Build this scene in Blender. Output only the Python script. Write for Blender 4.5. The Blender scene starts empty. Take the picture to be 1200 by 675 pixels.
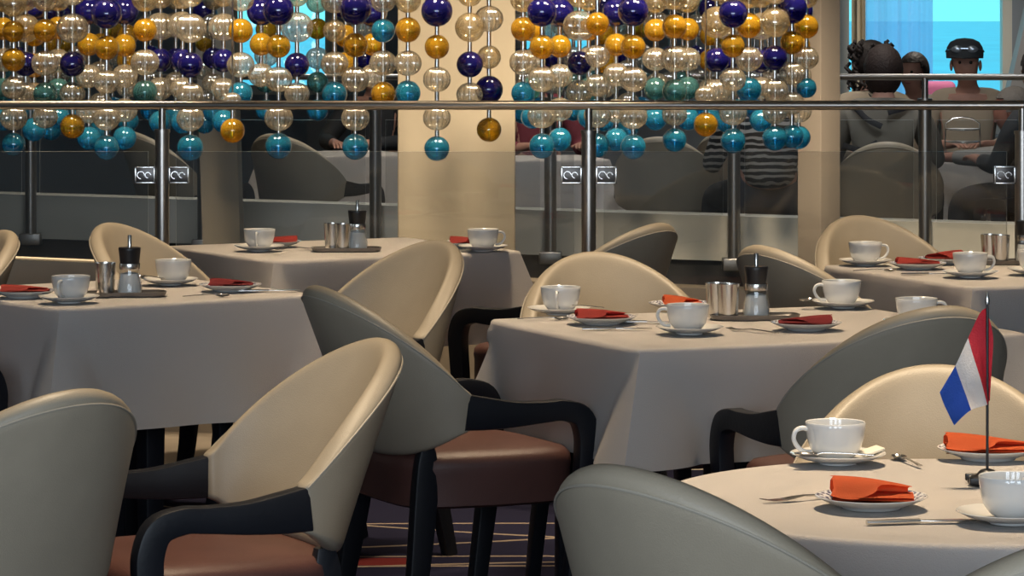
import bpy, bmesh, math, random
from mathutils import Vector, Matrix

random.seed(7)
C = bpy.context.scene.collection
PI = math.pi
V = Vector

# ------------------------------------------------------------------ camera, exposure
F, HY, CZ = 4000.0, 22.0, 1.5            # focal length in pixels, horizon row, eye height
cam_d = bpy.data.cameras.new('camera')
cam_d.sensor_width = 36.0
cam_d.lens = F / 1200 * 36.0
cam_d.shift_y = -(337.5 - HY) / 1200.0
cam_d.clip_start, cam_d.clip_end = 0.1, 60000
cam = bpy.data.objects.new('camera', cam_d)
C.objects.link(cam)
cam.location = (0, 0, CZ)
cam.rotation_euler = (PI / 2, 0, 0)
sc = bpy.context.scene
sc.camera = cam
sc.view_settings.view_transform = 'Standard'
sc.view_settings.look = 'None'
sc.view_settings.gamma = 1.0
sc.view_settings.use_curve_mapping = False
sc.view_settings.exposure = 0.2
sc.cycles.max_bounces = 12
sc.cycles.transparent_max_bounces = 32
sc.cycles.transmission_bounces = 10
sc.cycles.sample_clamp_indirect = 4.0
sc.cycles.caustics_reflective = False
sc.cycles.caustics_refractive = False


def P(px, py, d):
    """world point seen at pixel (px, py) at distance d"""
    return V(((px - 600) * d / F, d, CZ - (py - HY) * d / F))


# ------------------------------------------------------------------ world and lights
world = bpy.data.worlds.new('world')
sc.world = world
world.use_nodes = True
wn = world.node_tree
wbg = wn.nodes['Background']
wtc = wn.nodes.new('ShaderNodeTexCoord')
wsep = wn.nodes.new('ShaderNodeSeparateXYZ')
wr = wn.nodes.new('ShaderNodeValToRGB')
wr.color_ramp.elements[0].position = 0.0
wr.color_ramp.elements[0].color = (0.20, 0.86, 0.93, 1)
wr.color_ramp.elements[1].position = 0.5
wr.color_ramp.elements[1].color = (0.25, 0.74, 0.95, 1)
wn.links.new(wtc.outputs['Generated'], wsep.inputs[0])
wn.links.new(wsep.outputs['Z'], wr.inputs[0])
wn.links.new(wr.outputs[0], wbg.inputs[0])
wbg.inputs[1].default_value = 1.15

WARM = (1.0, 0.78, 0.52)
COOL = (0.74, 0.87, 1.0)


def area(name, loc, target, sx, sy, watts, col):
    l = bpy.data.lights.new(name, 'AREA')
    l.shape = 'RECTANGLE'
    l.size, l.size_y, l.energy, l.color = sx, sy, watts, col
    o = bpy.data.objects.new(name, l)
    C.objects.link(o)
    o.location = loc
    o.rotation_euler = (V(target) - V(loc)).to_track_quat('-Z', 'Y').to_euler()
    return o


def spot(name, loc, target, watts, col, ang=70, size=0.12, blend=0.6):
    l = bpy.data.lights.new(name, 'SPOT')
    l.energy, l.color, l.spot_size, l.spot_blend, l.shadow_soft_size = watts, col, math.radians(ang), blend, size
    o = bpy.data.objects.new(name, l)
    C.objects.link(o)
    o.location = loc
    o.rotation_euler = (V(target) - V(loc)).to_track_quat('-Z', 'Y').to_euler()
    return o


# daylight from the window wall behind the camera
for wx in (-2.7, -0.3, 2.1):
    area('window_daylight', (wx, -1.7, 1.75), (wx * 0.4 - 0.3, 8, 0.7), 1.5, 2.3, 108, COOL)
# warm downlights set in the ceiling over the tables
for k, (lx, ly, lw) in enumerate([(0.75, 5.95, 42), (0.30, 8.9, 34), (-1.15, 10.0, 30), (-0.3, 11.4, 34), (1.3, 10.3, 34),
                                  (-0.75, 6.6, 30), (1.6, 7.6, 24)]):
    spot('downlight', (lx, ly, 3.0), (lx, ly - 0.15, 0), lw * 7.8, WARM, 66, 0.16, 0.9)
# the spots of the chandelier over the atrium
for k, lx in enumerate([-1.9, -0.6, 0.7, 1.3]):
    spot('chandelier_spot', (lx, 12.9, 3.1), (lx, 13.6, 1.3), 620, WARM, 80, 0.15, 0.7)
# lamp that washes the pillar, and added fill lamps that lift the dark far deck
spot('pillar_spot', (-0.5, 13.1, 3.1), (-0.25, 14.5, 0.9), 25, (1, 0.83, 0.55), 60, 0.2, 0.8)
spot('far_deck_fill', (-1.2, 17.8, 3.0), (-1.2, 17.8, 0), 150, (1, 0.88, 0.72), 100, 0.3, 0.8)
spot('far_deck_fill', (1.8, 16.9, 3.0), (1.8, 16.9, 0), 95, (1, 0.92, 0.82), 100, 0.3, 0.8)

spot('far_deck_fill', (0.6, 18.3, 3.0), (0.6, 18.3, 0), 95, (1, 0.92, 0.82), 100, 0.3, 0.8)
spot('far_deck_fill', (2.7, 20.2, 3.0), (2.7, 20.4, 0), 150, (1, 0.9, 0.78), 110, 0.3, 0.8)
for lx in (-1.6, 0.4, 1.9):  # added lamps aimed at the far fascia to brighten it
    spot('fascia_fill', (lx, 14.9, 3.1), (lx, 17.0, 0.5), 110, (0.90, 0.95, 1.0), 75, 0.3, 0.8)

# ------------------------------------------------------------------ materials
MATS = {}


def mat(name, col, rough=0.6, metal=0.0, spec=0.5, trans=0.0, ior=1.45, bump=0.0, bscale=200.0, var=0.0, vscale=6.0,
        emit=None, coat=0.0, sheen=0.0, alpha=1.0):
    if name in MATS:
        return MATS[name]
    m = bpy.data.materials.new(name)
    m.use_nodes = True
    nt = m.node_tree
    b = nt.nodes['Principled BSDF']
    b.inputs['Base Color'].default_value = (*col, 1)
    b.inputs['Roughness'].default_value = rough
    b.inputs['Metallic'].default_value = metal
    b.inputs['Specular IOR Level'].default_value = spec
    b.inputs['Transmission Weight'].default_value = trans
    b.inputs['IOR'].default_value = ior
    b.inputs['Coat Weight'].default_value = coat
    b.inputs['Sheen Weight'].default_value = sheen
    b.inputs['Alpha'].default_value = alpha
    tc = nt.nodes.new('ShaderNodeTexCoord')
    if var > 0:
        n = nt.nodes.new('ShaderNodeTexNoise')
        n.inputs['Scale'].default_value = vscale
        n.inputs['Detail'].default_value = 4
        r = nt.nodes.new('ShaderNodeValToRGB')
        r.color_ramp.elements[0].position, r.color_ramp.elements[1].position = 0.3, 0.7
        r.color_ramp.elements[0].color = (*[c * (1 - var) for c in col], 1)
        r.color_ramp.elements[1].color = (*[min(1, c * (1 + var)) for c in col], 1)
        nt.links.new(tc.outputs['Object'], n.inputs['Vector'])
        nt.links.new(n.outputs['Fac'], r.inputs[0])
        nt.links.new(r.outputs[0], b.inputs['Base Color'])
    if bump > 0:
        n2 = nt.nodes.new('ShaderNodeTexNoise')
        n2.inputs['Scale'].default_value = bscale
        n2.inputs['Detail'].default_value = 3
        bp = nt.nodes.new('ShaderNodeBump')
        bp.inputs['Strength'].default_value = bump
        bp.inputs['Distance'].default_value = 0.01
        nt.links.new(tc.outputs['Object'], n2.inputs['Vector'])
        nt.links.new(n2.outputs['Fac'], bp.inputs['Height'])
        nt.links.new(bp.outputs[0], b.inputs['Normal'])
    MATS[name] = m
    return m


def facing_fresnel(nt, f0, f1):
    """Schlick-like reflectance, the same from both sides of the wall"""
    lw = nt.nodes.new('ShaderNodeLayerWeight')
    lw.inputs[0].default_value = 0.5
    pw = nt.nodes.new('ShaderNodeMath')
    pw.operation = 'POWER'
    pw.inputs[1].default_value = 3.5
    mr = nt.nodes.new('ShaderNodeMapRange')
    mr.inputs[3].default_value = f0
    mr.inputs[4].default_value = f1
    nt.links.new(lw.outputs['Facing'], pw.inputs[0])
    nt.links.new(pw.outputs[0], mr.inputs[0])
    return mr


def glass_sheet(name, tint, gloss=0.08, rough=0.02, haze=0.0):
    """thin clear sheet: passes light straight, reflects a little by Fresnel, a little surface haze"""
    if name in MATS:
        return MATS[name]
    m = bpy.data.materials.new(name)
    m.use_nodes = True
    nt = m.node_tree
    nt.nodes.clear()
    out = nt.nodes.new('ShaderNodeOutputMaterial')
    tr = nt.nodes.new('ShaderNodeBsdfTransparent')
    tr.inputs[0].default_value = (*tint, 1)
    gl = nt.nodes.new('ShaderNodeBsdfGlossy')
    gl.inputs['Roughness'].default_value = rough
    fr = facing_fresnel(nt, 0.04, 0.55)
    mx = nt.nodes.new('ShaderNodeMixShader')
    nt.links.new(fr.outputs[0], mx.inputs[0])
    nt.links.new(tr.outputs[0], mx.inputs[1])
    nt.links.new(gl.outputs[0], mx.inputs[2])
    last = mx
    if haze > 0:
        df = nt.nodes.new('ShaderNodeBsdfDiffuse')
        df.inputs[0].default_value = (0.6, 0.62, 0.6, 1)
        m2 = nt.nodes.new('ShaderNodeMixShader')
        m2.inputs[0].default_value = haze
        nt.links.new(mx.outputs[0], m2.inputs[1])
        nt.links.new(df.outputs[0], m2.inputs[2])
        last = m2
    nt.links.new(last.outputs[0], out.inputs[0])
    MATS[name] = m
    return m


def bead_mat(name, col, through, body, rough=0.04, refr=0.65, f0=0.10, groughn=0.08):
    """blown glass ball: tinted clear wall, a share of bubbled body that scatters, a Fresnel shine"""
    m = bpy.data.materials.new(name)
    m.use_nodes = True
    nt = m.node_tree
    nt.nodes.clear()
    out = nt.nodes.new('ShaderNodeOutputMaterial')
    g = nt.nodes.new('ShaderNodeBsdfRefraction')
    g.inputs['Color'].default_value = (*through, 1)
    g.inputs['IOR'].default_value = 1.38
    g.inputs['Roughness'].default_value = rough
    t = nt.nodes.new('ShaderNodeBsdfTransparent')
    t.inputs[0].default_value = (*through, 1)
    d = nt.nodes.new('ShaderNodeBsdfDiffuse')
    d.inputs[0].default_value = (*col, 1)
    tl = nt.nodes.new('ShaderNodeBsdfTranslucent')
    tl.inputs[0].default_value = (*col, 1)
    gl = nt.nodes.new('ShaderNodeBsdfGlossy')
    gl.inputs['Roughness'].default_value = groughn
    a1 = nt.nodes.new('ShaderNodeMixShader')
    a1.inputs[0].default_value = 1 - refr
    nt.links.new(g.outputs[0], a1.inputs[1])
    nt.links.new(t.outputs[0], a1.inputs[2])
    a2 = nt.nodes.new('ShaderNodeMixShader')
    a2.inputs[0].default_value = 0.5
    nt.links.new(d.outputs[0], a2.inputs[1])
    nt.links.new(tl.outputs[0], a2.inputs[2])
    a3 = nt.nodes.new('ShaderNodeMixShader')
    a3.inputs[0].default_value = body
    nt.links.new(a1.outputs[0], a3.inputs[1])
    nt.links.new(a2.outputs[0], a3.inputs[2])
    fr = facing_fresnel(nt, f0, 0.9)
    a4 = nt.nodes.new('ShaderNodeMixShader')
    nt.links.new(fr.outputs[0], a4.inputs[0])
    nt.links.new(a3.outputs[0], a4.inputs[1])
    nt.links.new(gl.outputs[0], a4.inputs[2])
    nt.links.new(a4.outputs[0], out.inputs[0])
    MATS[name] = m
    return m


M_leather = mat('cream_leather', (0.335, 0.285, 0.215), 0.45, bump=0.12, bscale=420, var=0.05, vscale=9)
M_piping = mat('leather_piping', (0.36, 0.32, 0.26), 0.5)
M_wood = mat('black_stained_wood', (0.008, 0.009, 0.013), 0.45, spec=0.35, bump=0.05, bscale=90)
M_seat = mat('brown_leather', (0.10, 0.042, 0.034), 0.45, bump=0.15, bscale=350, var=0.15)
M_cloth = mat('white_linen', (0.80, 0.75, 0.715), 0.9, bump=0.25, bscale=500, sheen=0.2)
M_china = mat('white_china', (0.64, 0.635, 0.62), 0.12, coat=0.3)
M_steel = mat('brushed_steel', (0.62, 0.60, 0.57), 0.22, metal=1.0)
M_rail = mat('rail_steel', (0.50, 0.46, 0.42), 0.3, metal=1.0)
M_dark = mat('black_plastic', (0.012, 0.012, 0.014), 0.35)
M_tray = mat('dark_steel_tray', (0.16, 0.15, 0.145), 0.35, metal=0.8)
M_glass = glass_sheet('table_glass', (0.98, 0.985, 0.985))
M_salt = mat('salt_grains', (0.90, 0.88, 0.84), 0.9, bump=0.6, bscale=500)
M_pane = glass_sheet('rail_glass', (0.90, 0.90, 0.89), haze=0.03)
M_edge = mat('glass_edge', (0.55, 0.60, 0.58), 0.3, trans=0.2)
M_nap_o = mat('orange_linen', (0.66, 0.125, 0.035), 0.85, bump=0.2, bscale=500)
M_nap_r = mat('red_linen', (0.42, 0.045, 0.035), 0.85, bump=0.2, bscale=500)
M_nap_d = mat('crimson_linen', (0.27, 0.025, 0.03), 0.85, bump=0.2, bscale=500)
M_flag_r = mat('flag_red', (0.60, 0.035, 0.06), 0.75, bump=0.2, bscale=300)
M_flag_w = mat('flag_white', (0.72, 0.72, 0.74), 0.75, bump=0.2, bscale=300)
M_flag_b = mat('flag_blue', (0.03, 0.11, 0.50), 0.75, bump=0.2, bscale=300)
M_skin = mat('skin', (0.42, 0.22, 0.16), 0.55, var=0.08, vscale=20)
M_skin2 = mat('skin_tanned', (0.30, 0.13, 0.09), 0.55, var=0.08, vscale=20)
M_eye = mat('eye_dark', (0.02, 0.015, 0.012), 0.2)
M_lip = mat('lip', (0.28, 0.09, 0.08), 0.5)

# plate glaze with a cobalt pattern on the rim
M_plate = bpy.data.materials.new('blue_patterned_china')
M_plate.use_nodes = True
_n = M_plate.node_tree
_b = _n.nodes['Principled BSDF']
_b.inputs['Roughness'].default_value = 0.12
_t = _n.nodes.new('ShaderNodeTexCoord')
_v = _n.nodes.new('ShaderNodeTexVoronoi')
_v.inputs['Scale'].default_value = 130
_r = _n.nodes.new('ShaderNodeValToRGB')
_r.color_ramp.elements[0].position, _r.color_ramp.elements[0].color = 0.30, (0.035, 0.04, 0.13, 1)
_r.color_ramp.elements[1].position, _r.color_ramp.elements[1].color = 0.62, (0.70, 0.70, 0.72, 1)
_n.links.new(_t.outputs['Object'], _v.inputs['Vector'])
_n.links.new(_v.outputs['Distance'], _r.inputs[0])
_n.links.new(_r.outputs[0], _b.inputs['Base Color'])

# carpet: navy with sweeping light lines and red bars
M_carpet = bpy.data.materials.new('patterned_carpet')
M_carpet.use_nodes = True
_n = M_carpet.node_tree
_b = _n.nodes['Principled BSDF']
_b.inputs['Roughness'].default_value = 0.95
_b.inputs['Specular IOR Level'].default_value = 0.08
_t = _n.nodes.new('ShaderNodeTexCoord')


def _ring(center, radius, width, prev, col, xlo=None, xhi=None):
    """a thin arc woven into the carpet"""
    def mth(op, a, b):
        m = _n.nodes.new('ShaderNodeMath')
        m.operation = op
        for i, v in enumerate((a, b)):
            if isinstance(v, (int, float)):
                m.inputs[i].default_value = v
            else:
                _n.links.new(v, m.inputs[i])
        return m.outputs[0]
    sp = _n.nodes.new('ShaderNodeSeparateXYZ')
    _n.links.new(_t.outputs['Object'], sp.inputs[0])
    x = mth('SUBTRACT', sp.outputs[0], center[0])
    y = mth('SUBTRACT', sp.outputs[1], center[1])
    r = mth('SQRT', mth('ADD', mth('MULTIPLY', x, x), mth('MULTIPLY', y, y)), 0.0)
    f = mth('LESS_THAN', mth('ABSOLUTE', mth('SUBTRACT', r, radius), 0.0), width / 2)
    if xlo is not None:
        f = mth('MULTIPLY', f, mth('MULTIPLY', mth('GREATER_THAN', sp.outputs[0], xlo), mth('LESS_THAN', sp.outputs[0], xhi)))
    mx = _n.nodes.new('ShaderNodeMix')
    mx.data_type = 'RGBA'
    _n.links.new(f, mx.inputs[0])
    if prev is None:
        mx.inputs[6].default_value = (0.012, 0.012, 0.030, 1)
    else:
        _n.links.new(prev.outputs[2], mx.inputs[6])
    mx.inputs[7].default_value = (*col, 1)
    return mx


_LINE, _RED = (0.24, 0.19, 0.15), (0.13, 0.02, 0.02)
_p = None
for _k, (_cx, _cy, _r, _w, _c, _lo, _hi) in enumerate([
        (0.1, -4.0, 13.44, .13, _RED, -.46, -.28), (0.1, -4.0, 14.15, .02, _LINE, None, None), (0.1, -4.0, 13.53, .02, _LINE, None, None), (0.1, -4.0, 13.36, .02, _LINE, None, None),
        (0.6, 4.5, 4.95, .02, _LINE, None, None), (-1.6, 14.5, 4.95, .022, _LINE, None, None), (1.3, 13.6, 3.9, .02, _LINE, None, None),
        (-0.73, 9.9, .035, .05, _LINE, None, None), (-1.05, 9.75, .03, .05, _LINE, None, None), (-2.2, 6.5, 2.2, .025, _LINE, None, None), (0.1, -4.0, 11.5, .12, _RED, -1.2, .4)]):
    _p = _ring((_cx, _cy), _r, _w, _p, _c, _lo, _hi)
_n.links.new(_p.outputs[2], _b.inputs['Base Color'])
_nz = _n.nodes.new('ShaderNodeTexNoise')
_nz.inputs['Scale'].default_value = 300
_bp = _n.nodes.new('ShaderNodeBump')
_bp.inputs['Strength'].default_value = 0.4
_n.links.new(_t.outputs['Object'], _nz.inputs['Vector'])
_n.links.new(_nz.outputs['Fac'], _bp.inputs['Height'])
_n.links.new(_bp.outputs[0], _b.inputs['Normal'])


# ------------------------------------------------------------------ builders
def smooth(me, ang=None):
    for p in me.polygons:
        p.use_smooth = True
    if ang is not None:
        try:
            me.set_sharp_from_angle(angle=math.radians(ang))
        except Exception:
            pass


def obj(name, bm, mats, parent=None, loc=None, rot=None, ang=40, sm=True):
    bmesh.ops.recalc_face_normals(bm, faces=bm.faces[:])
    me = bpy.data.meshes.new(name)
    bm.to_mesh(me)
    bm.free()
    if not isinstance(mats, (list, tuple)):
        mats = [mats]
    for m in mats:
        me.materials.append(m)
    if sm:
        smooth(me, ang)
    o = bpy.data.objects.new(name, me)
    C.objects.link(o)
    if parent:
        o.parent = parent
    if loc is not None:
        o.location = loc
    if rot is not None:
        o.rotation_euler = rot
    return o


def tag(o, label, cat, group=None):
    o['label'], o['category'] = label, cat
    if group:
        o['group'] = group
    return o


def thing(name, label, cat, loc=(0, 0, 0), rz=0.0, group=None):
    o = bpy.data.objects.new(name, None)
    o.empty_display_size = 0.05
    C.objects.link(o)
    o.location = loc
    o.rotation_euler = (0, 0, rz)
    return tag(o, label, cat, group)


def dup(root, loc, rz, label, group=None):
    kids = {}
    for o in bpy.data.objects:
        if o.parent:
            kids.setdefault(o.parent, []).append(o)

    def cp(o, par):
        c = o.copy()
        C.objects.link(c)
        if par:
            c.parent = par
        for k in kids.get(o, []):
            cp(k, c)
        return c
    r = cp(root, None)
    r.location, r.rotation_euler = loc, (0, 0, rz)
    r['label'] = label
    if group:
        r['group'] = group
    return r


def struct(name, bm, m, **kw):
    o = obj(name, bm, m, **kw)
    o['kind'] = 'structure'
    return o


def add_box(bm, c, s, bev=0.0, rot=None, mi=0):
    r = bmesh.ops.create_cube(bm, size=1.0)
    vs = r['verts']
    for v in vs:
        v.co = V((v.co.x * s[0], v.co.y * s[1], v.co.z * s[2]))
    fs = {f for v in vs for f in v.link_faces}
    for f in fs:
        f.material_index = mi
    if bev > 0:
        es = list({e for v in vs for e in v.link_edges})
        rr = bmesh.ops.bevel(bm, geom=es, offset=bev, segments=3, profile=0.5, affect='EDGES')
        vs = list({v for f in rr['faces'] for v in f.verts} | {v for v in vs if v.is_valid})
        isl = set(vs)
        stack = list(vs)
        while stack:
            v = stack.pop()
            for e in v.link_edges:
                w = e.other_vert(v)
                if w not in isl:
                    isl.add(w)
                    stack.append(w)
        vs = list(isl)
    for v in vs:
        if rot is not None:
            v.co = rot @ v.co
        v.co += V(c)
    return vs


def add_lathe(bm, prof, n=32, c=(0, 0, 0), closed=False, mi=0, mi_fn=None):
    """prof: list of (r, z)"""
    rings = []
    for (r, z) in prof:
        if r < 1e-6:
            rings.append([bm.verts.new((c[0], c[1], c[2] + z))])
        else:
            rings.append([bm.verts.new((c[0] + r * math.cos(2 * PI * k / n), c[1] + r * math.sin(2 * PI * k / n), c[2] + z)) for k in range(n)])
    m = len(rings)
    for i in range(m if closed else m - 1):
        a, b = rings[i], rings[(i + 1) % m]
        for k in range(n):
            k2 = (k + 1) % n
            try:
                if len(a) == 1 and len(b) == 1:
                    continue
                if len(a) == 1:
                    f = bm.faces.new((a[0], b[k], b[k2]))
                elif len(b) == 1:
                    f = bm.faces.new((a[k], b[0], a[k2]))
                else:
                    f = bm.faces.new((a[k], b[k], b[k2], a[k2]))
                f.material_index = mi_fn(i) if mi_fn else mi
            except ValueError:
                pass


def catmull(pts, sub):
    out = []
    n = len(pts)
    for i in range(n - 1):
        p0, p1, p2, p3 = pts[max(i - 1, 0)], pts[i], pts[i + 1], pts[min(i + 2, n - 1)]
        for k in range(sub):
            t = k / sub
            out.append(tuple(0.5 * ((2 * b) + (-a + c) * t + (2 * a - 5 * b + 4 * c - d) * t * t + (-a + 3 * b - 3 * c + d) * t ** 3)
                             for a, b, c, d in zip(p0, p1, p2, p3)))
    out.append(tuple(pts[-1]))
    return out


def add_tube(bm, pts, r, n=10, cap=True, mi=0):
    """round tube; r is a number or a list of radii"""
    pts = [V(p[:3]) for p in pts]
    rad = r if isinstance(r, (list, tuple)) else [r] * len(pts)
    rings = []
    up = None
    for i, p in enumerate(pts):
        t = (pts[min(i + 1, len(pts) - 1)] - pts[max(i - 1, 0)]).normalized()
        if up is None:
            a = V((0, 0, 1)) if abs(t.z) < 0.9 else V((1, 0, 0))
            up = (a - t * a.dot(t)).normalized()
        else:
            up = (up - t * up.dot(t)).normalized()
        s = t.cross(up)
        rings.append([bm.verts.new(p + (up * math.cos(2 * PI * k / n) + s * math.sin(2 * PI * k / n)) * rad[i]) for k in range(n)])
    for a, b in zip(rings, rings[1:]):
        for k in range(n):
            f = bm.faces.new((a[k], a[(k + 1) % n], b[(k + 1) % n], b[k]))
            f.material_index = mi
    if cap:
        bm.faces.new(rings[0][::-1]).material_index = mi
        bm.faces.new(rings[-1]).material_index = mi


def add_bar(bm, pts, side=V((1, 0, 0)), cr=0.3):
    """pts: (x, y, z, h, w): rounded-rectangle bar swept along the points; w lies along `side`, h across it"""
    rings = []
    P3 = [V(p[:3]) for p in pts]
    for i, p in enumerate(pts):
        t = (P3[min(i + 1, len(pts) - 1)] - P3[max(i - 1, 0)]).normalized()
        sd = (side - t * side.dot(t)).normalized()
        nr = t.cross(sd)
        h, w = p[3] / 2, p[4] / 2
        c = min(h, w) * cr
        ring = []
        for (sx, sy) in ((1, 1), (-1, 1), (-1, -1), (1, -1)):
            for q in range(3):
                a0 = {(1, 1): 0, (-1, 1): 90, (-1, -1): 180, (1, -1): 270}[(sx, sy)]
                a = math.radians(a0 + q * 45)
                ring.append(bm.verts.new(P3[i] + sd * (sx * (w - c) + c * math.cos(a)) + nr * (sy * (h - c) + c * math.sin(a))))
        rings.append(ring)
    n = 12
    for a, b in zip(rings, rings[1:]):
        for k in range(n):
            bm.faces.new((a[k], a[(k + 1) % n], b[(k + 1) % n], b[k]))
    bm.faces.new(rings[0][::-1])
    bm.faces.new(rings[-1])


def add_ball(bm, c, r, u=16, v=10, sc=(1, 1, 1), mi=0):
    res = bmesh.ops.create_uvsphere(bm, u_segments=u, v_segments=v, radius=1.0)
    for w in res['verts']:
        w.co = V((c[0] + w.co.x * r * sc[0], c[1] + w.co.y * r * sc[1], c[2] + w.co.z * r * sc[2]))
    for f in {f for w in res['verts'] for f in w.link_faces}:
        f.material_index = mi


def bake(o):
    """apply the modifiers of o into its mesh"""
    dg = bpy.context.evaluated_depsgraph_get()
    dg.update()
    me = bpy.data.meshes.new_from_object(o.evaluated_get(dg))
    old = o.data
    o.modifiers.clear()
    o.data = me
    me.name = old.name
    smooth(me)
    return o


# ------------------------------------------------------------------ the place: floors, ceiling, walls, kerbs
def slab(name, x0, x1, y0, y1, z0, z1, m):
    bm = bmesh.new()
    add_box(bm, ((x0 + x1) / 2, (y0 + y1) / 2, (z0 + z1) / 2), (x1 - x0, y1 - y0, z1 - z0))
    return struct(name, bm, m, sm=False)


def prism(name, top, m, sm=False):
    """top: eight points, bottom loop then top loop"""
    bm = bmesh.new()
    v = [bm.verts.new(p) for p in top]
    for q in ((0, 1, 2, 3), (4, 5, 6, 7), (0, 1, 5, 4), (1, 2, 6, 5), (2, 3, 7, 6), (3, 0, 4, 7)):
        bm.faces.new([v[k] for k in q])
    return struct(name, bm, m, sm=sm)


M_wall = mat('grey_wall', (0.30, 0.30, 0.30), 0.8, bump=0.05, bscale=40)
M_wallb = mat('blue_grey_wall', (0.24, 0.27, 0.30), 0.8)
M_ceil = mat('ceiling_paint', (0.55, 0.52, 0.47), 0.9)
M_kerb = mat('beige_kerb', (0.46, 0.40, 0.32), 0.7, var=0.05)
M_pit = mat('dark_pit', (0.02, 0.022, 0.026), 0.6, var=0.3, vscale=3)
M_fascia = mat('grey_fascia', (0.40, 0.40, 0.37), 0.6, var=0.05, vscale=2)
M_pillar = mat('cream_pillar', (0.205, 0.182, 0.142), 0.75, bump=0.08, bscale=14, var=0.05, vscale=3)

NY0, NY1 = 12.55, 11.70       # near kerb, distance at the left and right edges of view


def near_y(x):
    return NY0 + (NY1 - NY0) * (x + 1.9) / 3.7


def far_y(x):
    return 17.7 + (15.6 - 17.7) * (x + 2.6) / 5.0


slab('floor', -5, 5, -2.0, 11.35, -0.2, 0.0, M_carpet)   # object space equals world space here
prism('floor_edge', [(-5, 11.35, -0.2), (5, 11.35, -0.2), (5, near_y(5) + 0.1, -0.2), (-5, near_y(-5) + 0.1, -0.2),
                     (-5, 11.35, 0), (5, 11.35, 0), (5, near_y(5) + 0.1, 0), (-5, near_y(-5) + 0.1, 0)],
      mat('pale_stone', (0.52, 0.45, 0.37), 0.3, var=0.08, vscale=5))
ceil_o = slab('ceiling', -5, 5, -2.0, 22.4, 3.2, 3.4, M_ceil)
slab('wall_left', -5.2, -5, -2.0, 22.4, -3.0, 3.4, M_wall)
slab('wall_right', 5, 5.2, -2.0, 22.4, -3.0, 3.4, M_wall)
slab('wall_behind', -5, 5, -2.2, -2.0, -0.2, 3.4, M_wall)


def kerb(name, yf, x0, x1, th, zb, zt0, zt1, m):
    return prism(name, [(x0, yf(x0), zb), (x1, yf(x1), zb), (x1, yf(x1) + th, zb), (x0, yf(x0) + th, zb),
                        (x0, yf(x0), zt0), (x1, yf(x1), zt1), (x1, yf(x1) + th, zt1), (x0, yf(x0) + th, zt0)], m)


def kz(x):
    return 0.618 + (0.545 - 0.618) * (x + 1.9) / 3.0


kerb('trim_1', near_y, -5, 5, 0.16, -3.1, kz(-5), kz(5), M_kerb)
# the atrium between the two decks
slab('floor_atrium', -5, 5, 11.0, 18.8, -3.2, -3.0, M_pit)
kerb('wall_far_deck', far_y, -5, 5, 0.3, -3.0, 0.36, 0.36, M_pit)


def ft(x):
    return 0.592 + (0.558 - 0.592) * (x + 2.6) / 5.0


prism('trim_2', [(-5, far_y(-5) - .03, 0.375), (5, far_y(5) - .03, 0.34), (5, far_y(5) + .2, 0.34), (-5, far_y(-5) + .2, 0.375),
                 (-5, far_y(-5) - .03, ft(-5)), (5, far_y(5) - .03, ft(5)), (5, far_y(5) + .2, ft(5)), (-5, far_y(-5) + .2, ft(-5))], M_fascia)
prism('floor_far_deck', [(-5, far_y(-5) + .2, -0.2), (5, far_y(5) + .2, -0.2), (5, 22.4, -0.2), (-5, 22.4, -0.2),
                         (-5, far_y(-5) + .2, 0.04), (5, far_y(5) + .2, 0.04), (5, 22.4, 0.04), (-5, 22.4, 0.04)],
      mat('far_carpet', (0.03, 0.03, 0.04), 0.95))

# window wall with three openings
WY = 21.6
wins = [(P(262, 0, WY).x, P(392, 0, WY).x, 1.02), (P(606, 0, WY).x, P(700, 0, WY).x, 1.02), (P(984, 0, WY).x, P(1186, 0, WY).x, 0.9)]
edges = [-5.0] + [e for w in wins for e in w[:2]] + [5.0]
bm = bmesh.new()
for i in range(0, len(edges), 2):
    x0, x1 = edges[i], edges[i + 1]
    add_box(bm, ((x0 + x1) / 2, WY + 0.1, 1.6), (x1 - x0, 0.2, 3.4))
for (x0, x1, zs) in wins:
    add_box(bm, ((x0 + x1) / 2, WY + 0.1, (zs - 0.1) / 2), (x1 - x0, 0.2, zs + 0.1))
    add_box(bm, ((x0 + x1) / 2, WY + 0.1, 3.0), (x1 - x0, 0.2, 0.5))
struct('wall_far', bm, M_wallb, sm=False)
M_frame = mat('window_frame', (0.62, 0.60, 0.52), 0.5)
M_wpane = glass_sheet('window_glass', (0.95, 0.98, 1.0))
for i, (x0, x1, zs) in enumerate(wins):
    bm = bmesh.new()
    zc, zh = (zs + 2.75) / 2, 2.75 - zs
    for x in (x0 + 0.03, x1 - 0.03):
        add_box(bm, (x, WY + 0.06, zc), (0.06, 0.12, zh))
    for z in (zs + 0.03, 2.72):
        add_box(bm, ((x0 + x1) / 2, WY + 0.06, z), (x1 - x0, 0.12, 0.06))
    w = struct('window_%d' % (i + 1), bm, M_frame, sm=False)
    bm = bmesh.new()
    add_box(bm, ((x0 + x1) / 2, WY + 0.08, zc), (x1 - x0 - 0.1, 0.01, zh - 0.1))
    p = obj('window_pane', bm, M_wpane, w, sm=False)
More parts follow.
